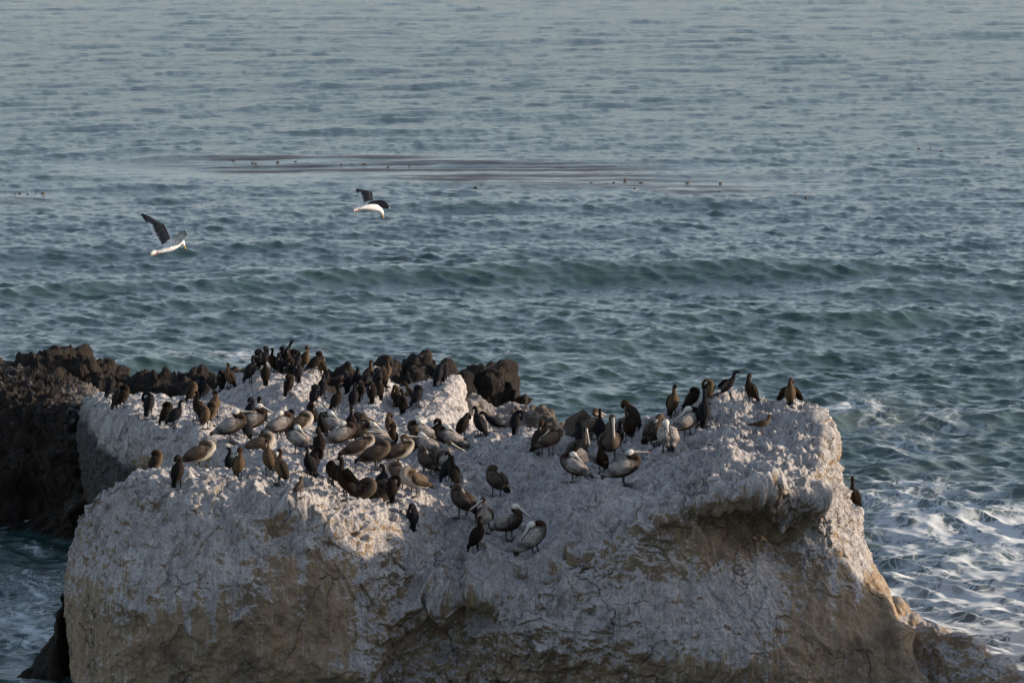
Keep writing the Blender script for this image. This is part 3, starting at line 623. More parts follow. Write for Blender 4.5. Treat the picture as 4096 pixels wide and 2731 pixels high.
# plumage colours: dorsal, breast, neck, head, wing A/B/C
PAL = {
 'black': dict(b=(.0088, .0088, .0104), v=(.0080, .0080, .0088), n=(.0072, .0080, .0104), h=(.0080, .0080, .0096), w=((.0128, .0120, .0128), (.0104, .0096, .0104), (.0080, .0080, .0080)), bill=(.05, .045, .04), leg=(.012, .012, .012)),
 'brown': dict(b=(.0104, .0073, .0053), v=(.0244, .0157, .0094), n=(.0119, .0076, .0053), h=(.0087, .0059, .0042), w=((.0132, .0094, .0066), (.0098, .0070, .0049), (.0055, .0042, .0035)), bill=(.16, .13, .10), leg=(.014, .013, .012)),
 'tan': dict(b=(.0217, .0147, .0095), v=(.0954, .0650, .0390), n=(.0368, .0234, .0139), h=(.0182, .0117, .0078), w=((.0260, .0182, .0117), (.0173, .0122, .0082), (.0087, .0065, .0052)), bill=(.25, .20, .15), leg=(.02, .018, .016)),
 # pelicans
 'adult': dict(b=(.1080, .0945, .0837), v=(.0315, .0216, .0162), n=(.0405, .0234, .0162), nv=(.0405, .0252, .0180), h=(.5940, .5670, .4950), w=((.1800, .1602, .1422), (.1305, .1134, .1008), (.0360, .0288, .0252)), bill=(.46, .42, .36), tip=(.50, .12, .05), pouch=(.13, .10, .085), leg=(.035, .034, .032)),
 'young': dict(b=(.0553, .0382, .0272), v=(.4080, .3655, .3060), n=(.0978, .0723, .0527), nv=(.2550, .2125, .1700), h=(.0850, .0595, .0408), w=((.0723, .0510, .0357), (.0510, .0357, .0255), (.0187, .0145, .0119)), bill=(.42, .38, .30), tip=(.35, .25, .12), pouch=(.13, .10, .085), leg=(.06, .058, .052)),
 'dusky': dict(b=(.0288, .0211, .0160), v=(.0832, .0640, .0480), n=(.0512, .0384, .0288), nv=(.0768, .0576, .0448), h=(.0480, .0333, .0230), w=((.0397, .0294, .0224), (.0288, .0211, .0160), (.0115, .0096, .0077)), bill=(.22, .20, .17), tip=(.3, .2, .1), pouch=(.1, .08, .07), leg=(.05, .048, .042)),
 # gulls
 'browngull': dict(b=(.0600, .0400, .0272), v=(.1040, .0704, .0464), n=(.0920, .0640, .0440), h=(.0640, .0432, .0304), w=((.0680, .0464, .0320), (.0480, .0328, .0232), (.0200, .0144, .0112)), bill=(.05, .04, .035), leg=(.10, .06, .05)),
}
# cormorant poses: necks as (x, y, z, half width, half height); the body is shared
CB = [(-0.125, 0.000, 0.105, 0.036, 0.033), (-0.095, 0.000, 0.155, 0.077, 0.072), (-0.050, 0.000, 0.220, 0.106, 0.105), (0.005, 0.000, 0.305, 0.108, 0.113), (0.045, 0.000, 0.375, 0.087, 0.090)]
CN = {
 'alert': ([(0.060, 0.000, 0.430, 0.046, 0.049), (0.050, 0.000, 0.485, 0.032, 0.036), (0.045, 0.000, 0.535, 0.029, 0.032), (0.062, 0.000, 0.570, 0.035, 0.036), (0.095, 0.000, 0.577, 0.027, 0.027), (0.115, 0.000, 0.573, 0.013, 0.013)], (1, 0, -.10)),
 'up': ([(0.050, 0.000, 0.440, 0.044, 0.046), (0.046, 0.000, 0.500, 0.031, 0.033), (0.046, 0.000, 0.565, 0.028, 0.031), (0.055, 0.000, 0.615, 0.033, 0.036), (0.085, 0.000, 0.630, 0.027, 0.027), (0.105, 0.000, 0.630, 0.012, 0.012)], (1, 0, .15)),
 'sky': ([(0.065, 0.000, 0.440, 0.044, 0.046), (0.100, 0.000, 0.505, 0.031, 0.033), (0.130, 0.000, 0.565, 0.028, 0.031), (0.165, 0.000, 0.610, 0.033, 0.036), (0.195, 0.000, 0.630, 0.026, 0.026), (0.210, 0.000, 0.640, 0.012, 0.012)], (1, 0, .45)),
 'hunch': ([(0.050, 0.000, 0.417, 0.077, 0.074), (0.028, 0.010, 0.447, 0.064, 0.059), (-0.010, 0.022, 0.450, 0.054, 0.051), (-0.045, 0.035, 0.427, 0.044, 0.041), (-0.068, 0.042, 0.395, 0.028, 0.026)], (-.45, .1, -1)),
 'round': ([(0.070, 0.000, 0.427, 0.054, 0.056), (0.080, 0.000, 0.480, 0.040, 0.042), (0.055, 0.008, 0.521, 0.038, 0.041), (0.012, 0.020, 0.521, 0.042, 0.044), (-0.016, 0.034, 0.485, 0.038, 0.038), (-0.026, 0.042, 0.450, 0.023, 0.023)], (-.25, .1, -1)),
 'round2': ([(0.065, 0.000, 0.427, 0.054, 0.056), (0.060, -0.018, 0.480, 0.041, 0.044), (0.050, -0.040, 0.521, 0.038, 0.041), (0.060, -0.010, 0.545, 0.045, 0.045), (0.085, 0.020, 0.527, 0.038, 0.038), (0.100, 0.040, 0.495, 0.020, 0.020)], (.4, .35, -1)),
 'breast': ([(0.068, 0.000, 0.423, 0.054, 0.056), (0.100, 0.000, 0.470, 0.038, 0.041), (0.140, 0.000, 0.477, 0.033, 0.036), (0.166, 0.000, 0.445, 0.033, 0.035), (0.163, 0.000, 0.405, 0.037, 0.037), (0.150, 0.000, 0.375, 0.020, 0.020)], (-.35, 0, -1)),
 'side': ([(0.055, 0.010, 0.423, 0.054, 0.056), (0.045, 0.060, 0.465, 0.038, 0.038), (0.030, 0.118, 0.463, 0.033, 0.033), (0.010, 0.150, 0.415, 0.031, 0.031), (-0.012, 0.145, 0.360, 0.035, 0.033), (-0.020, 0.125, 0.320, 0.036, 0.035), (-0.020, 0.105, 0.290, 0.017, 0.017)], (0, -.5, -1)),
 'down': ([(0.066, 0.000, 0.435, 0.046, 0.049), (0.068, 0.000, 0.495, 0.032, 0.035), (0.070, 0.000, 0.545, 0.029, 0.032), (0.095, 0.010, 0.573, 0.035, 0.036), (0.122, 0.014, 0.557, 0.027, 0.027), (0.134, 0.016, 0.535, 0.013, 0.013)], (.38, .05, -1)),
 'back': ([(0.060, 0.000, 0.435, 0.046, 0.049), (0.060, 0.000, 0.495, 0.033, 0.036), (0.050, 0.010, 0.550, 0.032, 0.035), (0.015, 0.022, 0.565, 0.036, 0.037), (-0.010, 0.034, 0.540, 0.028, 0.028), (-0.018, 0.040, 0.515, 0.013, 0.013)], (-.3, .15, -1)),
 'arch': ([(0.110, 0.000, 0.405, 0.046, 0.049), (0.140, 0.000, 0.470, 0.033, 0.036), (0.175, 0.000, 0.520, 0.031, 0.032), (0.225, 0.000, 0.530, 0.032, 0.032), (0.262, 0.000, 0.510, 0.027, 0.027), (0.280, 0.000, 0.495, 0.012, 0.012)], (1, 0, -.7)),
}
PB = [(-0.300, 0.000, 0.175, 0.040, 0.025), (-0.235, 0.000, 0.202, 0.096, 0.075), (-0.120, 0.000, 0.255, 0.145, 0.132), (0.030, 0.000, 0.305, 0.156, 0.149), (0.150, 0.000, 0.350, 0.130, 0.129)]
PN = {
 'rest': ([(0.225, 0.000, 0.395, 0.088, 0.094), (0.262, 0.000, 0.460, 0.054, 0.060), (0.225, 0.000, 0.510, 0.043, 0.046), (0.150, 0.000, 0.500, 0.041, 0.044), (0.095, 0.000, 0.530, 0.045, 0.048), (0.105, 0.000, 0.580, 0.052, 0.055), (0.150, 0.000, 0.595, 0.047, 0.048), (0.185, 0.000, 0.590, 0.029, 0.030)], (1, 0, -.06)),
 'restdown': ([(0.225, 0.000, 0.395, 0.088, 0.094), (0.258, 0.000, 0.460, 0.054, 0.060), (0.225, 0.000, 0.515, 0.043, 0.046), (0.160, 0.000, 0.515, 0.041, 0.044), (0.120, 0.000, 0.555, 0.045, 0.048), (0.140, 0.000, 0.602, 0.052, 0.055), (0.190, 0.010, 0.605, 0.047, 0.048), (0.220, 0.015, 0.590, 0.029, 0.030)], (1, .12, -.62)),
 'tuck': ([(0.225, 0.000, 0.400, 0.088, 0.092), (0.235, 0.000, 0.460, 0.059, 0.064), (0.180, 0.012, 0.495, 0.050, 0.053), (0.115, 0.022, 0.485, 0.051, 0.053), (0.060, 0.028, 0.512, 0.054, 0.057), (0.020, 0.028, 0.502, 0.050, 0.052), (-0.015, 0.026, 0.480, 0.029, 0.030)], (-1, -.05, -.85)),
 'curl': ([(0.215, 0.000, 0.405, 0.093, 0.098), (0.210, 0.000, 0.465, 0.070, 0.076), (0.160, 0.010, 0.500, 0.059, 0.062), (0.100, 0.020, 0.490, 0.056, 0.057), (0.040, 0.025, 0.470, 0.047, 0.048), (-0.005, 0.025, 0.455, 0.027, 0.028)], (-1, -.05, -.95)),
 'front': ([(0.210, 0.000, 0.410, 0.079, 0.085), (0.235, 0.000, 0.490, 0.047, 0.055), (0.232, 0.000, 0.565, 0.041, 0.046), (0.225, 0.000, 0.630, 0.041, 0.044), (0.245, 0.000, 0.685, 0.050, 0.053), (0.285, 0.000, 0.692, 0.047, 0.048), (0.310, 0.000, 0.675, 0.029, 0.030)], (.40, 0, -1)),
 'cross': ([(0.225, 0.000, 0.400, 0.088, 0.094), (0.258, 0.000, 0.470, 0.052, 0.057), (0.240, 0.000, 0.530, 0.043, 0.046), (0.215, -0.010, 0.580, 0.045, 0.048), (0.235, -0.020, 0.620, 0.051, 0.053), (0.270, -0.035, 0.618, 0.047, 0.048), (0.292, -0.050, 0.604, 0.029, 0.030)], (.55, -.85, -.62)),
}
MESH = {}; LOG = []
def bird_parts(kind, col, pose, mir=1, wing='folded'):
    """name, mesh, material, sub-parts for a bird standing at the origin and facing +x"""
    key = (kind, col, pose, mir, wing)
    if key in MESH: return MESH[key]
    c = PAL[col]; out = []
    np_ = np.array
    if kind == 'C':
        neck, bd = CN[pose]; neck = [(a, b * mir, z, p, q) for a, b, z, p, q in neck]; body = CB
        if pose == 'arch': body = [(-.17, 0, .20, .028, .026), (-.13, 0, .225, .058, .052), (-.06, 0, .280, .082, .080), (.02, 0, .335, .084, .084), (.08, 0, .385, .060, .062)]
        ks = body + neck; nb, nn = len(body), len(neck)
        cols = [(c['b'], tuple(np_(c['v']) * .35))] + [(c['b'], tuple(np_(c['v']) * .55))] + [(c['b'], c['v'])] * 3 + [(c['n'], tuple(np_(c['v']) * .5 + np_(c['n']) * .5))] * 2 + [(c['n'], c['n'])] * (nn - 4) + [(c['h'], c['h'])] * 2
        v, f, cc, fr = sweep(ks, cols[:len(ks)], 40, 16); ntors = 40 * (nb - 1) / (len(ks) - 1)
        out.append(('body', v, f, cc, MP))
        tipx, tipz = (-.170, .055) if pose != 'arch' else (-.27, .165)
        wk = dict(lo=112, hi=22, bulge=.008)
        e = np_(neck[-1][:3]); d = np_((bd[0], bd[1] * mir, bd[2]), float); d /= np.linalg.norm(d)
        bv = sweep([(*(e - d * .012), .011, .011), (*(e + d * .015), .0075, .008), (*(e + d * .040), .0055, .0065), (*(e + d * .060), .005, .0065), (*(e + d * .067 - np_([0, 0, .004])), .003, .003)], [(c['bill'], c['bill'])] * 5, 9, 8, (d[1], -d[0] + 1e-3, 0) if abs(d[0]) + abs(d[1]) > .3 else (0, 1, 0))[:3]
        out.append(('bill', *bv, MH))
        if pose != 'arch': tl = blade((-.11, 0, .125), (-.190, 0, .008), .048, .009, c['w'][2], (1, 0, .8))
        else: tl = blade((-.15, 0, .18), (-.33, 0, .18), .048, .009, c['w'][2], (0, 0, 1))
        out.append(('tail', *tl, MW)); lz, ly, r, L, lx = .13, .052, .0085, .085, .005
    elif kind == 'P':
        neck, bd = PN[pose]; neck = [(a, b * mir, z, p, q) for a, b, z, p, q in neck]; ks = PB + neck; nb, nn = 5, len(neck)
        cols = [(c['b'], c['v'])] * 4 + [(c['b'], c['v'])] + [(tuple(np_(c['n']) * .5 + np_(c['b']) * .5), c['v'])] + [(c['n'], c['nv'])] * (nn - 4) + [(c['h'], c['h'])] * 3
        v, f, cc, fr = sweep(ks, cols, 46, 18); ntors = 46 * (nb - 1) / (len(ks) - 1)
        out.append(('body', v, f, cc, MP)); tipx, tipz = -.385, .135
        wk = dict(lo=128, hi=6, bulge=.02, streak=.6)
        e = np_(neck[-1][:3]); d = np_((bd[0], bd[1] * mir, bd[2]), float); d /= np.linalg.norm(d); L = .30
        lat = np.cross(d, (0, 0, 1.)) if abs(d[2]) < .97 else np_([0, 1., 0]); lat /= np.linalg.norm(lat); dn = np.cross(lat, d); dn = dn if dn[2] < 0 or abs(d[2]) > .9 else -dn
        if pose == 'front': dn = np_([-.9, 0, -.3])
        up = -dn * .008
        bv = sweep([(*(e - d * .02 + up), .030, .024), (*(e + d * .03 + up), .025, .018), (*(e + d * .15 + up), .017, .012), (*(e + d * .26 + up), .018, .010), (*(e + d * .292 + up), .010, .008), (*(e + d * .303 + dn * .008), .004, .005)],
                   [(c['bill'], c['bill'])] * 3 + [(c['bill'], c['bill'])] + [(c['tip'], c['tip'])] * 2, 16, 10, lat)[:3]
        pv = sweep([(*(e - d * .01 + dn * .012), .022, .016), (*(e + d * .04 + dn * .020), .020, .020), (*(e + d * .14 + dn * .014), .013, .014), (*(e + d * .25 + dn * .006), .010, .006), (*(e + d * .285), .006, .004)], [(c['pouch'], c['pouch'])] * 5, 14, 10, lat)[:3]
        out.append(('bill', *bv, MH, [('pouch', *pv, MS)]))
        tl = blade((-.28, 0, .175), (-.40, 0, .115), .066, .012, c['w'][2], (0, 0, 1)); out.append(('tail', *tl, MW))
        h = np_(neck[-2][:3]); hr = neck[-2][3]
        ev = [sweep([(*(h + lat * s_ * hr * .82 - dn * .008), .001, .001), (*(h + lat * s_ * hr * .93 - dn * .008), .008, .008), (*(h + lat * s_ * hr * 1.03 - dn * .008), .001, .001)], [((.01, .01, .01),) * 2] * 3, 6, 8, d)[:3] for s_ in (-1, 1)]
        for e_ in ev: out.append(('eye', *e_, MH))
        lz, ly, r, L, lx = .23, .078, .0125, .135, .02
    else:   # standing gull
        ks = [(-.17, 0, .175, .020, .018), (-.12, 0, .180, .045, .040), (-.03, 0, .190, .066, .062), (.06, 0, .215, .066, .066), (.115, 0, .255, .045, .048), (.135, 0, .300, .034, .036), (.145, 0, .335, .036, .036), (.175, 0, .345, .028, .028), (.195, 0, .342, .012, .012)]
        v, f, cc, fr = sweep(ks, [(c['b'], c['v'])] * 4 + [(c['n'], c['v'])] * 2 + [(c['h'], c['h'])] * 3, 34, 14); ntors = 34 * 3.2 / 8
        out.append(('body', v, f, cc, MP)); tipx, tipz = -.30, .165; wk = dict(lo=105, hi=10, bulge=.008)
        bv = sweep([(.185, 0, .342, .010, .010), (.215, 0, .338, .007, .009), (.240, 0, .334, .005, .008), (.250, 0, .326, .002, .003)], [(c['bill'], c['bill'])] * 4, 8, 8)[:3]
        out.append(('bill', *bv, MH)); tl = blade((-.15, 0, .178), (-.27, 0, .150), .035, .007, c['w'][2], (0, 0, 1)); out.append(('tail', *tl, MW))
        lz, ly, r, L, lx = .15, .035, .0055, .05, .01
    for s_ in (-1, 1):
        w = c['w']
        if wing == 'folded' or (wing == 'one' and s_ == -mir):
            wv = folded_wing(fr, s_, ntors, 2 if kind != 'G' else 3, (tipx, s_ * .02, tipz), *w, **wk); out.append(('wing', *wv, MW))
        else:
            if kind == 'C' and wing in ('half', 'one'):
                if pose == 'arch': arm = [(.06, .07, .40), (-.01, .12, .42), (-.08, .15, .40), (-.19, .16, .33)]; tr = [(-.03, .08, .30), (-.10, .10, .27), (-.16, .12, .24), (-.20, .15, .27)]
                else: arm = [(.03, .08, .41), (-.01, .15, .36), (-.04, .20, .28), (-.07, .26, .15)]; tr = [(-.02, .07, .25), (-.07, .12, .16), (-.10, .17, .12), (-.10, .23, .10)]
            elif kind == 'C': arm = [(.04, .06, .42), (.05, .20, .47), (.07, .34, .46), (.00, .56, .30)]; tr = [(-.04, .07, .26), (-.06, .22, .24), (-.08, .38, .21), (-.03, .54, .20)]
            else: arm = [(.12, .12, .46), (.10, .36, .58), (.14, .60, .52), (.02, .95, .32)]; tr = [(-.06, .12, .34), (-.12, .38, .34), (-.14, .64, .24), (-.06, .88, .20)]
            sw_ = lambda L_: [(a, b * s_, z) for a, b, z in L_]
            out.append(('wing', *spread_wing(sw_(arm), sw_(tr), w[0], tuple(np_(w[1]) * .8), w[1], 12, .007, .02 * s_ * (-1 if s_ > 0 else 1)), MW))
    for s_ in (-1, 1):
        out.append(('leg', *leg_mesh(lx, s_ * ly, lz, r, c['leg'], L), MS, [('foot', *foot_mesh(lx, s_ * ly, L, c['leg']), MS)]))
    res = [(q[0], new_mesh(q[0], q[1], q[2], q[4], colors=q[3]), [(w_[0], new_mesh(w_[0], w_[1], w_[2], w_[4], colors=w_[3])) for w_ in (q[5] if len(q) > 5 else [])]) for q in out]
    MESH[key] = res; return res
def ground(x, y, d=None):
    o = Vector((0, 0, CAM_Z))
    if d is None:
        dv = Vector([float(k) for k in ray(x, y)]).normalized(); best = None
        for b, nm in BVH:
            h = b.ray_cast(o, dv)
            if h[0] is not None and (best is None or h[3] < best[1]): best = (h[0], h[3], nm)
        return best[0] if best else None
    p = P(x, y, d); best = None
    for b, nm in BVH:
        h = b.ray_cast(Vector((p[0], p[1], 12)), Vector((0, 0, -1)))
        if h[0] is not None and (best is None or h[0].z > best.z): best = h[0]
    return best
HT = {'alert': .615, 'up': .665, 'sky': .675, 'hunch': .52, 'round': .575, 'round2': .60, 'breast': .52, 'side': .515, 'down': .61, 'back': .605, 'arch': .57,
      'rest': .645, 'restdown': .665, 'tuck': .57, 'curl': .56, 'front': .755, 'cross': .685}
NAMES = {'C': ('cormorant', 'cormorants gathered on the rocks'), 'P': ('pelican', 'pelicans resting on the rocks'), 'G': ('gull', 'brown gulls standing on the rocks')}
def bird(kind, col, pose, x, y, top, head, label, mir=1, wing='folded', d=None, lean=0, roll=0, sit=0., yref=None):
    g = ground(x, y, d)
    if g is None: LOG.append('MISS ' + label); g = Vector(P(x, y, 85))
    ht = .37 if kind == 'G' else HT[pose] - sit
    px = F * ht / math.sqrt(g.x ** 2 + g.y ** 2 + (g.z - CAM_Z) ** 2)
    yy = pix(np.array(g))[1] if d is not None else y
    s = (yy - top) / px if top else 1.
    s2 = min(max(s, .96 if kind == 'P' else .93), 1.22)
    LOG.append('%-9s %4d %4d d=%.1f z=%.2f s=%.2f%s' % (NAMES[kind][0], x, y, g.y, g.z, s, ' CLAMP' if s2 != s else ''))
    nm, grp = NAMES[kind]
    e = bpy.data.objects.new(nm, None); COL.objects.link(e); e.empty_display_size = .2
    e.location = g - Vector((0, 0, sit * s2 + .006)); e.scale = (s2,) * 3
    e.rotation_euler = (R(roll), R(lean), R(head)); e.rotation_mode = 'XYZ'
    e['label'] = label; e['category'] = nm; e['group'] = grp
    for pn, me, subs in bird_parts(kind, col, pose, mir, wing):
        if sit > .1 and kind == 'P' and pn == 'leg': continue
        o = link(pn, me, e)
        for sn, sm in subs: link(sn, sm, o)
    return e
B = bird
# --- far left end of the shelf
B('C','black','back',442,1593,1490,60,'black cormorant standing rearmost of the trio at the left end of the shelf', mir=-1)
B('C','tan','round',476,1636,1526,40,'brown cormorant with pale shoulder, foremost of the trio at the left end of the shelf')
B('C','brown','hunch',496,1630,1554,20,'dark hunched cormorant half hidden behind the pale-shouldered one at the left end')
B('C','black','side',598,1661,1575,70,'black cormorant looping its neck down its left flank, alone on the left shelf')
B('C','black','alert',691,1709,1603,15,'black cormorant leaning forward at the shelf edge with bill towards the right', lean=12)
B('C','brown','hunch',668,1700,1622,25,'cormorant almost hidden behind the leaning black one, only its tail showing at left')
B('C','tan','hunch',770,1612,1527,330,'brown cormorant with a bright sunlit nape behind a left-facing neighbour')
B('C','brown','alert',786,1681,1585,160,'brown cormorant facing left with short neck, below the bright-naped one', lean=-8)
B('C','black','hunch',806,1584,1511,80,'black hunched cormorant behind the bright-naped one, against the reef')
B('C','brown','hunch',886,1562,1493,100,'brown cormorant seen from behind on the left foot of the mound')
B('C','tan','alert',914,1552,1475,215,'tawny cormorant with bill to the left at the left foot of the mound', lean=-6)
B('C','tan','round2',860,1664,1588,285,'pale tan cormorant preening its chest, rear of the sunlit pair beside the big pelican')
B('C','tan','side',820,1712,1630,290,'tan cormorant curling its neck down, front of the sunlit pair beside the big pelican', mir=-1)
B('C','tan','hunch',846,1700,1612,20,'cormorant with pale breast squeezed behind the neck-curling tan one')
# --- the crowd on the mound
B('C','black','alert',1003,1530,1417,30,'black cormorant standing tall at the left edge of the mound crowd, bill to the right')
B('G','browngull','g',985,1512,1462,20,'brown gull mostly hidden behind the tall black cormorant on the mound')
B('C','black','hunch',1034,1478,1401,50,'round-backed black cormorant at the top left of the mound')
B('C','black','round',1058,1476,1393,30,'black cormorant with raised turned head on the mound crest, tail hanging left', mir=-1)
B('C','brown','up',1062,1540,1444,95,'slim cormorant seen from behind with straight neck, lowest at the left of the mound crowd')
B('C','brown','alert',1087,1492,1408,215,'rusty-breasted cormorant with a pale bill pointing left in the mound crowd', lean=-8)
B('C','black','hunch',1121,1494,1412,100,'dark cormorant with its back to us and tail hanging on the white mound, crowd centre')
B('C','black','sky',1140,1480,1355,25,'tallest cormorant of the mound with outstretched neck and pale bill raised', wing='half')
B('C','brown','down',1152,1487,1414,265,'brown cormorant facing us with bill tucked down, mound crowd centre')
B('C','black','round2',1134,1480,1416,240,'black cormorant with ring-shaped neck squeezed in the mound crowd', mir=-1)
B('C','black','round',1186,1494,1412,60,'large dark cormorant leaning right in the right half of the mound crowd', lean=6)
B('C','brown','hunch',1173,1478,1405,40,'brown cormorant peeking out behind the large dark one on the mound')
B('C','tan','round2',1222,1478,1393,300,'sunlit tan cormorant with dark head on the mound crest', mir=-1)
B('C','black','hunch',1191,1528,1461,100,'squat black cormorant seen from behind at the edge of the bright mound face')
B('C','brown','hunch',1166,1516,1470,90,'thin dark cormorant pressed against the left of the squat black one')
B('C','brown','round',1246,1492,1418,30,'cormorant with nearly level body and drooping tail on the mound crest', lean=22)
B('C','tan','hunch',1282,1500,1421,200,'brown cormorant at the right end of the mound crest with tail down the bright face')
B('C','brown','hunch',1157,1582,1507,60,'lone brown cormorant sleeping halfway down the shaded mound slope')
B('C','black','round',1290,1590,1495,70,'black cormorant with neck turned left, rear of the pair below the mound', mir=-1)
B('C','black','hunch',1261,1622,1553,55,'round-backed black cormorant, front of the pair below the mound')
B('C','brown','up',1347,1643,1548,30,'slim brown cormorant with upright neck walking on the flat beside the pair')
B('G','browngull','g',1361,1542,1503,10,'brown young gull in front of the dark reef behind the flat', d=None)
# --- crowd on the flat and bright block
B('C','black','hunch',1389,1573,1505,90,'broad black cormorant standing leftmost of the flat crowd')
B('C','black','round',1428,1560,1490,80,'black cormorant with head turned left behind the broad one on the flat', mir=-1)
B('C','tan','alert',1474,1540,1446,20,'tall cormorant with sunlit side and black bill pointing right, back of the flat')
B('C','black','hunch',1458,1570,1507,60,'black cormorant bent over in front of the tall sunlit one on the flat', lean=12)
B('C','black','alert',1415,1634,1535,75,'black cormorant with its back to us and pale bill, front of the flat crowd')
B('C','brown','hunch',1441,1604,1543,80,'dark cormorant behind the right shoulder of the front black one')
B('C','brown','hunch',1487,1611,1548,95,'brown round-backed cormorant at the foot of the bright horn of rock')
B('C','brown','round',1515,1598,1530,110,'brown cormorant with arched neck beside the bright horn of rock', mir=-1)
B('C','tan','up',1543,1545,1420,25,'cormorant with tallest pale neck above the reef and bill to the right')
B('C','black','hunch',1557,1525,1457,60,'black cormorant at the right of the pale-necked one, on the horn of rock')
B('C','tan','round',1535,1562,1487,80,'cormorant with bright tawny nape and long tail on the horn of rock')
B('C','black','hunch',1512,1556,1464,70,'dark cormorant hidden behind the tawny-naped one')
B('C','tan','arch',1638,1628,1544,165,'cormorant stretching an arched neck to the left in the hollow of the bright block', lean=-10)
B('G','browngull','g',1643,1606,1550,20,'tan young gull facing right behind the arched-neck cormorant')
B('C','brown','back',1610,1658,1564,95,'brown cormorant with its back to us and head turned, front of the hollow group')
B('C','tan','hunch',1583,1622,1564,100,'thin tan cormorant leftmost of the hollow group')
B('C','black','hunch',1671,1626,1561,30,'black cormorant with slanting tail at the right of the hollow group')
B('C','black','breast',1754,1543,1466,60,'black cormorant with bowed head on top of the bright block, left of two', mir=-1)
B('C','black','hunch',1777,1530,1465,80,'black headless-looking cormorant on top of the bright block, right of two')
# --- pelicans and cormorants of the shelf, back to front
B('C','black','round',1003,1690,1598,60,'black cormorant in the shade behind the two white-headed pelicans, left of the pair')
B('C','brown','round2',1046,1690,1596,240,'brown cormorant in the shade behind the two white-headed pelicans, right of the pair')
B('C','brown','hunch',1248,1678,1640,150,'low brown cormorant sitting under the foot of the mound', sit=.12)
B('P','adult','rest',920,1764,1636,6,'big grey pelican leftmost of all with white head and long pale bill held level')
B('C','black','hunch',985,1757,1685,120,'black cormorant standing between the two leftmost grey pelicans')
B('P','adult','restdown',1006,1742,1631,10,'grey pelican with white crown and bill slanting down beside the leftmost pelican', mir=-1)
B('P','adult','tuck',1116,1755,1645,30,'grey pelican with white head buried in its back, third from the left')
B('C','black','round2',1162,1745,1648,300,'black cormorant preening with ring neck just behind the brown white-breasted pelican')
B('P','young','curl',1195,1752,1664,12,'brown pelican with sunlit white breast and no visible head, behind the grey one')
B('P','adult','tuck',1194,1813,1702,140,'blue-grey pelican standing turned away with wings sloping down to the right', mir=-1)
B('P','young','curl',1035,1792,1722,5,'brown pelican lying down on the shelf edge with head tucked', sit=.24)
B('C','black','round',1290,1752,1645,240,'tall dark cormorant with long neck and bowed head behind the large grey pelican')
B('C','brown','round',1277,1829,1704,95,'dark cormorant with orange-lit flank in front of the large grey pelican tail')
B('P','adult','tuck',1335,1752,1690,150,'pelican with only its white cap showing behind the tall dark cormorant')
B('P','adult','tuck',1364,1797,1685,15,'largest grey pelican with white cap sunk in its back, in the middle of the shelf')
B('P','dusky','restdown',1420,1780,1690,5,'grey-brown pelican behind the largest one with bill slanting down to the right')
B('C','brown','up',1405,1740,1647,90,'cormorant with thin upright brown neck behind the largest grey pelican')
B('C','black','hunch',1430,1738,1670,70,'dark cormorant head beside the thin brown neck behind the pelicans')
B('P','adult','tuck',1505,1798,1720,160,'pelican with white crown and dark nape curled up behind the horizontal bill')
B('P','young','rest',1434,1847,1740,4,'brown pelican with bluish head and long level bill in the middle of the crowd')
B('C','tan','round',1560,1752,1680,240,'cormorant with round dark head rising behind the pelicans below the mound wall')
B('C','brown','round2',1570,1800,1727,270,'mottled brown cormorant curled over in front of the round-headed one', mir=-1)
B('P','dusky','curl',1500,1872,1768,10,'dark brown pelican without visible head, left of the level-billed brown pelican')
B('P','young','rest',1592,1865,1753,6,'brown pelican with white breast and long yellow-tipped bill level to the right')
B('C','tan','hunch',1660,1797,1723,280,'tan cormorant with rounded back at the end of the level bill')
B('P','adult','tuck',1690,1786,1715,170,'pelican with bright white head and black nape below the bright block')
B('P','adult','curl',1705,1812,1755,150,'small-looking pelican with white cap crouching behind the hunched brown pelican', sit=.12)
B('P','dusky','curl',1710,1900,1790,120,'brown pelican turned away with feathers hanging, head sunk between shoulders')
B('C','brown','round',1741,1778,1674,30,'dark cormorant leaning right with head tucked, in front of the bright block', lean=4)
B('P','adult','tuck',1800,1778,1723,170,'pelican lying behind the rock hump with white and black head patch', sit=.16, mir=-1)
B('C','brown','breast',1853,1753,1648,40,'brown cormorant resting a pale bill on its breast, left end of the hump row', mir=-1)
B('C','black','down',1917,1746,1621,150,'tall black cormorant with bill pointing down on the rock hump')
B('C','black','arch',1981,1725,1651,165,'black cormorant crouching low behind the hump with hooked bill to the left', sit=.10, lean=8)
B('C','black','side',2062,1734,1639,80,'black cormorant on the hump top with neck looped out to the right', mir=-1)
B('C','tan','round',2162,1818,1672,35,'tall brown cormorant with pale neck turning its head back, right of the hump', mir=-1)
B('P','young','tuck',2203,1817,1718,30,'sunlit tawny pelican sleeping beside the tall pale-necked cormorant')
B('P','young','cross',1768,1892,1762,300,'pelican facing us with white belly behind two cormorants', mir=-1)
B('C','black','back',1790,1925,1802,40,'black cormorant standing behind a brown one below the white-bellied pelican')
B('C','brown','down',1815,1945,1818,115,'brown cormorant with its back to us and bill on its shoulder, below the white-bellied pelican', mir=-1)
B('P','dusky','curl',1987,1983,1858,120,'dark brown pelican alone in the gully, back to us and shoulders hunched', mir=-1)
B('P','dusky','curl',1853,2069,1933,125,'dusky pelican with its back to us just above the white-breasted one in the gully')
B('P','young','cross',1938,2125,1996,270,'pelican with white breast and bill pointing down to the left in the gully', mir=1)
B('C','brown','alert',1912,2203,2058,10,'slim cormorant standing in front of the white-breasted gully pelican', lean=-3)
B('P','adult','restdown',2034,2155,2014,320,'white-headed pelican with dark belly facing us, bill slanting to the right')
B('P','adult','tuck',2143,2215,2079,35,'lowest grey pelican on the rock face with white head laid on its back', lean=-14)
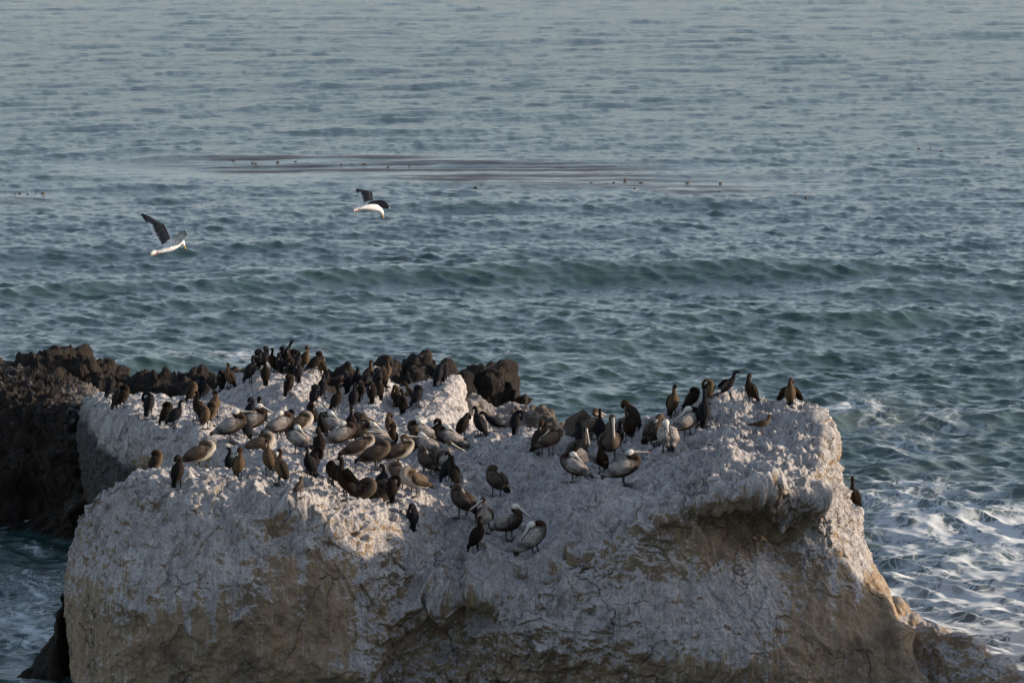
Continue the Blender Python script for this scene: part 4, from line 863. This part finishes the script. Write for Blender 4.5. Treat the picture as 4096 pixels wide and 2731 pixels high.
B('C','black','hunch',1650,2119,2024,95,'lowest dark cormorant seen from behind, alone on the face above the gully')
# --- front lip of the rock
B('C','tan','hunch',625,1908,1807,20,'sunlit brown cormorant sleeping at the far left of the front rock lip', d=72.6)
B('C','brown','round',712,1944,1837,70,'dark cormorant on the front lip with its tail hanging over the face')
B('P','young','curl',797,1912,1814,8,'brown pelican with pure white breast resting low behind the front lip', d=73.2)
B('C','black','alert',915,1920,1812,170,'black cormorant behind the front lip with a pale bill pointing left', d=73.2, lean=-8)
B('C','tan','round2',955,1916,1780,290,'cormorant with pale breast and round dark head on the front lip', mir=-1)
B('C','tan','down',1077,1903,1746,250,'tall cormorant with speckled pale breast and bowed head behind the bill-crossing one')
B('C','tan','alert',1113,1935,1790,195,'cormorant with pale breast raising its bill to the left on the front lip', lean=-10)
B('G','browngull','g',1195,1989,1914,75,'small brown gull seen from behind on the knob of the front face')
B('C','tan','hunch',1190,1912,1857,200,'tan cormorant lying down behind the front lip', sit=.13, d=73.6)
B('C','black','down',1238,1912,1789,240,'large black cormorant facing us on the front lip, bill tucked')
B('C','brown','side',1256,1895,1786,80,'cormorant behind the large black one, only its curved brown neck showing', mir=-1)
B('C','brown','side',1330,1945,1866,200,'brown cormorant bent over preening, left of the wing-spreading one')
B('C','brown','alert',1380,1997,1814,205,'brown cormorant spreading both wings wide beside the front lip, bill to the left', wing='wide')
B('P','dusky','curl',1445,1985,1902,330,'grey-brown pelican crouching at the feet of the wing-spreading cormorant', sit=.2, mir=-1)
B('P','dusky','curl',1500,1990,1912,340,'dark pelican lying flat to the right of the crouching grey-brown one', sit=.26)
B('C','black','back',1529,1979,1884,60,'black cormorant standing upright between the lying pelicans and the bent-over cormorant')
B('C','brown','side',1566,2007,1909,95,'brown cormorant bending its neck down to the right at the lip', mir=-1)
B('P','young','curl',1603,1960,1862,150,'brown young pelican behind the speckled-bellied one', mir=-1)
B('P','young','curl',1658,1982,1880,215,'young pelican with speckled white belly and brown wings turned to us')
# --- right side of the saddle
B('C','black','breast',2322,1805,1683,110,'black cormorant with drooping head behind the brown-necked pelican')
B('P','dusky','front',2312,1850,1705,300,'pelican with brown head, long grey neck and bill pointing straight down')
B('P','adult','tuck',2299,1928,1810,150,'grey pelican with one dark wing spread out to the left', mir=-1, wing='one')
B('P','young','restdown',2356,1763,1645,30,'brown pelican stretching a wing to the right at the back of the saddle', wing='one')
B('C','black','up',2399,1765,1630,85,'black cormorant with straight neck seen from behind next to the white-headed pelican')
B('P','dusky','front',2437,1845,1637,278,'white-headed pelican facing us with very long bill hanging straight down')
B('C','black','down',2474,1800,1713,290,'dark cormorant tucked in at the right of the hanging bill')
B('C','tan','breast',2526,1725,1597,150,'tall sunlit cormorant with bowed head behind the grey-breasted one')
B('C','brown','down',2515,1766,1626,255,'cormorant with greyish breast and bill tucked down, in front of the sunlit one')
B('C','brown','round',2408,1892,1795,240,'dark cormorant preening behind the tail of the red-billed pelican')
B('P','adult','rest',2492,1938,1797,8,'grey pelican with white head and reddish level bill, foremost on the saddle')
# --- right hand summit
B('P','dusky','curl',2620,1790,1655,60,'brown pelican with sunken head left of the heart-shaped grey pelican', mir=-1)
B('P','adult','tuck',2672,1817,1675,95,'grey pelican seen from behind, its folded wings making a heart shape')
B('P','adult','tuck',2748,1747,1622,35,'grey pelican with white head sleeping behind the heart-shaped one')
B('C','tan','down',2691,1668,1531,285,'brown cormorant facing us with bill hanging down, skyline left of the summit')
B('C','brown','hunch',2760,1645,1540,20,'brown cormorant leaning right on the skyline above the sleeping pelican', lean=12)
B('C','tan','side',2837,1610,1514,300,'golden-necked cormorant folding its neck down on the skyline', mir=-1)
B('C','black','up',2816,1708,1552,80,'slender dark cormorant with longest neck, back to us below the skyline')
B('C','black','arch',2927,1597,1498,8,'black cormorant bent level with ruffled wings on the summit, tail to the left', wing='half', lean=-12)
B('C','brown','back',3003,1612,1490,210,'brown cormorant on the summit holding one wing away to the right', mir=-1, wing='one')
B('C','tan','round',3160,1628,1506,265,'tan-breasted cormorant drying both half-open wings, rightmost on the skyline', wing='half')
B('G','browngull','g',3047,1733,1661,8,'brown gull standing alone on the sunlit pinkish summit')
B('C','brown','up',3416,2046,1908,225,'reddish-brown cormorant perched alone on the steep right edge', d=73.6)

# --- two gulls in flight
def flying_gull(x, y, d, label, body, wingA, wingB, colA, bill_dir, leg_=None):
    s = d / F                                    # metres per photo pixel at that distance
    o = P(x, y, d); e = bpy.data.objects.new('gull', None); COL.objects.link(e); e.location = o
    e['label'] = label; e['category'] = 'gull'; e['group'] = 'gulls gliding over the sea'
    W = (.70, .69, .66); f = lambda a, b, dy: ((a - x) * s, dy, -(b - y) * s)
    ks = [(*f(a, b, dy), r1, r2) for a, b, dy, r1, r2 in body]
    link('body', new_mesh('body', *sweep(ks, [(W, W)] * len(ks), 36, 16, (0, 1, 0))[:2], MP, colors=np.broadcast_to(W, (36 * 16, 3))), e)
    h = np.array(ks[-1][:3]); bd = np.array(bill_dir, float); bd /= np.linalg.norm(bd); Y_ = (.62, .33, .04)
    v, fc, c, _ = sweep([(*(h - bd * .01), .013, .014), (*(h + bd * .02), .010, .012), (*(h + bd * .045), .007, .012), (*(h + bd * .062 + (-.004, 0, -.006)), .002, .003)], [(Y_, Y_)] * 4, 10, 8, (0, 1, 0))
    link('bill', new_mesh('bill', v, fc, MH, colors=c), e)
    hh = np.array(ks[-2][:3]); v, fc, c, _ = sweep([(*(hh + (0.005, -ks[-2][3] * .8, .008)), .001, .001), (*(hh + (0.005, -ks[-2][3] * .92, .008)), .006, .006), (*(hh + (0.005, -ks[-2][3] * 1.03, .008)), .001, .001)], [((.01, .01, .01),) * 2] * 3, 6, 8, (1, 0, 0))
    link('eye', new_mesh('eye', v, fc, MH, colors=c), e)
    for (arm, tr, cs, tip) in (wingA, wingB):
        v, fc, c = spread_wing([f(*p) for p in arm], [f(*p) for p in tr], *cs, 14, .008, .02, tip)
        link('wing', new_mesh('wing', v, fc, MW, colors=c), e)
    t0_, t1_ = np.array(ks[1][:3]), np.array(ks[0][:3]); tt = t1_ + (t1_ - t0_) * 1.1
    v, fc, c = blade(t0_, tt, .050, .008, W, (0, 1, .45)); link('tail', new_mesh('tail', v, fc, MW, colors=c), e)
    for k in (-1, 1):
        p0 = t0_ + (0, k * .02, -.02); p1 = t1_ + (t1_ - t0_) * .55 + (0, k * .02, -.03)
        v, fc, c, _ = sweep([(*(p0 + (p1 - p0) * t), r, r) for t, r in ((0, .006), (.6, .005), (.7, .007), (.85, .012), (1, .003))], [((.30, .11, .09),) * 2] * 5, 10, 8)
        link('leg', new_mesh('leg', v, fc, MS, colors=c), e)
    return e
DK = (.060, .054, .052); WH = (.78, .76, .73)
flying_gull(690, 985, 72, 'white gull with dark wing raised high to the left, lower of the two flying',
   [(630,1006,-.17,.024,.018),(652,1000,-.10,.054,.042),(684,986,0,.082,.076),(706,973,.08,.078,.078),(719,970,.12,.058,.060),(728,975,.14,.042,.044),(734,986,.15,.016,.016)],
   ([(682,956,.05),(652,905,.30),(640,900,.36),(592,878,.55),(548,864,.72)], [(640,990,.02),(606,942,.22),(592,912,.34),(568,894,.52),(549,870,.72)], (DK, DK, WH), (.02,.018,.018)),
   ([(684,960,-.05),(700,945,-.22),(720,929,-.42),(740,912,-.58),(747,911,-.66)], [(656,996,-.05),(716,978,-.20),(738,960,-.36),(757,940,-.50),(759,922,-.62)], (WH, (.70,.67,.62), WH), (.08,.065,.055)),
   None, (.55, -.2, -1))
flying_gull(1490, 832, 74, 'white gull with spread dark wings and head bent down, upper of the two flying',
   [(1435,832,-.17,.022,.018),(1455,828,-.10,.052,.042),(1485,828,0,.078,.070),(1506,833,.08,.070,.066),(1518,843,.12,.050,.052),(1525,852,.14,.039,.040),(1530,862,.15,.015,.015)],
   ([(1492,802,.05),(1487,778,.28),(1480,772,.34),(1450,770,.48),(1422,768,.62)], [(1446,816,.02),(1434,795,.24),(1428,782,.34),(1422,778,.48),(1419,772,.62)], (DK, DK, WH), (.02,.018,.018)),
   ([(1480,806,-.05),(1515,796,-.26),(1535,796,-.36),(1552,806,-.48),(1560,822,-.58)], [(1458,818,-.03),(1505,815,-.20),(1528,826,-.34),(1546,828,-.46),(1560,826,-.56)], (DK, (.05,.045,.043), (.05,.045,.043)), (.03,.027,.026)),
   None, (.28, -.1, -1))
# the dark belly of the heart pelican's neighbours, driftwood and kelp
def kelp_stuff():
    rs = np.random.RandomState(4); V, Fc = [], []
    for (cx, cy, sx, sy, n) in ((1500, 648, 560, 12, 150), (2200, 735, 420, 14, 110), (2950, 790, 380, 8, 60), (150, 775, 130, 8, 20), (3700, 598, 160, 4, 14), (4020, 520, 90, 4, 16)):
        for _ in range(n // 4):
            x, y = cx + rs.normal() * sx * .6, cy + rs.normal() * sy; X, Y = sea_at(x, y); X, Y = float(X), float(Y)
            L = rs.uniform(.05, .22); a = rs.uniform(-.5, .5); wv = rs.uniform(.02, .05) ; k = len(V); z = rs.uniform(.0, .06)
            for i in range(4):
                t = i / 3; h = wv * (1 - abs(t - .5) * 1.6)
                px_, py_ = X + math.cos(a) * L * (t - .5), Y + math.sin(a) * L * (t - .5) + .05 * math.sin(6 * t)
                V += [(px_, py_ - h, z - .05), (px_, py_, z + .03 * math.sin(t * 3)), (px_, py_ + h, z - .05)]
            for i in range(3):
                b = k + 3 * i; Fc += [(b, b + 3, b + 4, b + 1), (b + 1, b + 4, b + 5, b + 2), (b + 2, b + 5, b + 3, b)]
            Fc += [(k, k + 1, k + 2), (k + 11, k + 10, k + 9)]
    m, t, b = mat('kelp_fronds'); b.inputs['Base Color'].default_value = (.12, .07, .03, 1); b.inputs['Roughness'].default_value = .5
    link('kelp', new_mesh('kelp', V, Fc, m), kind='stuff')
kelp_stuff()
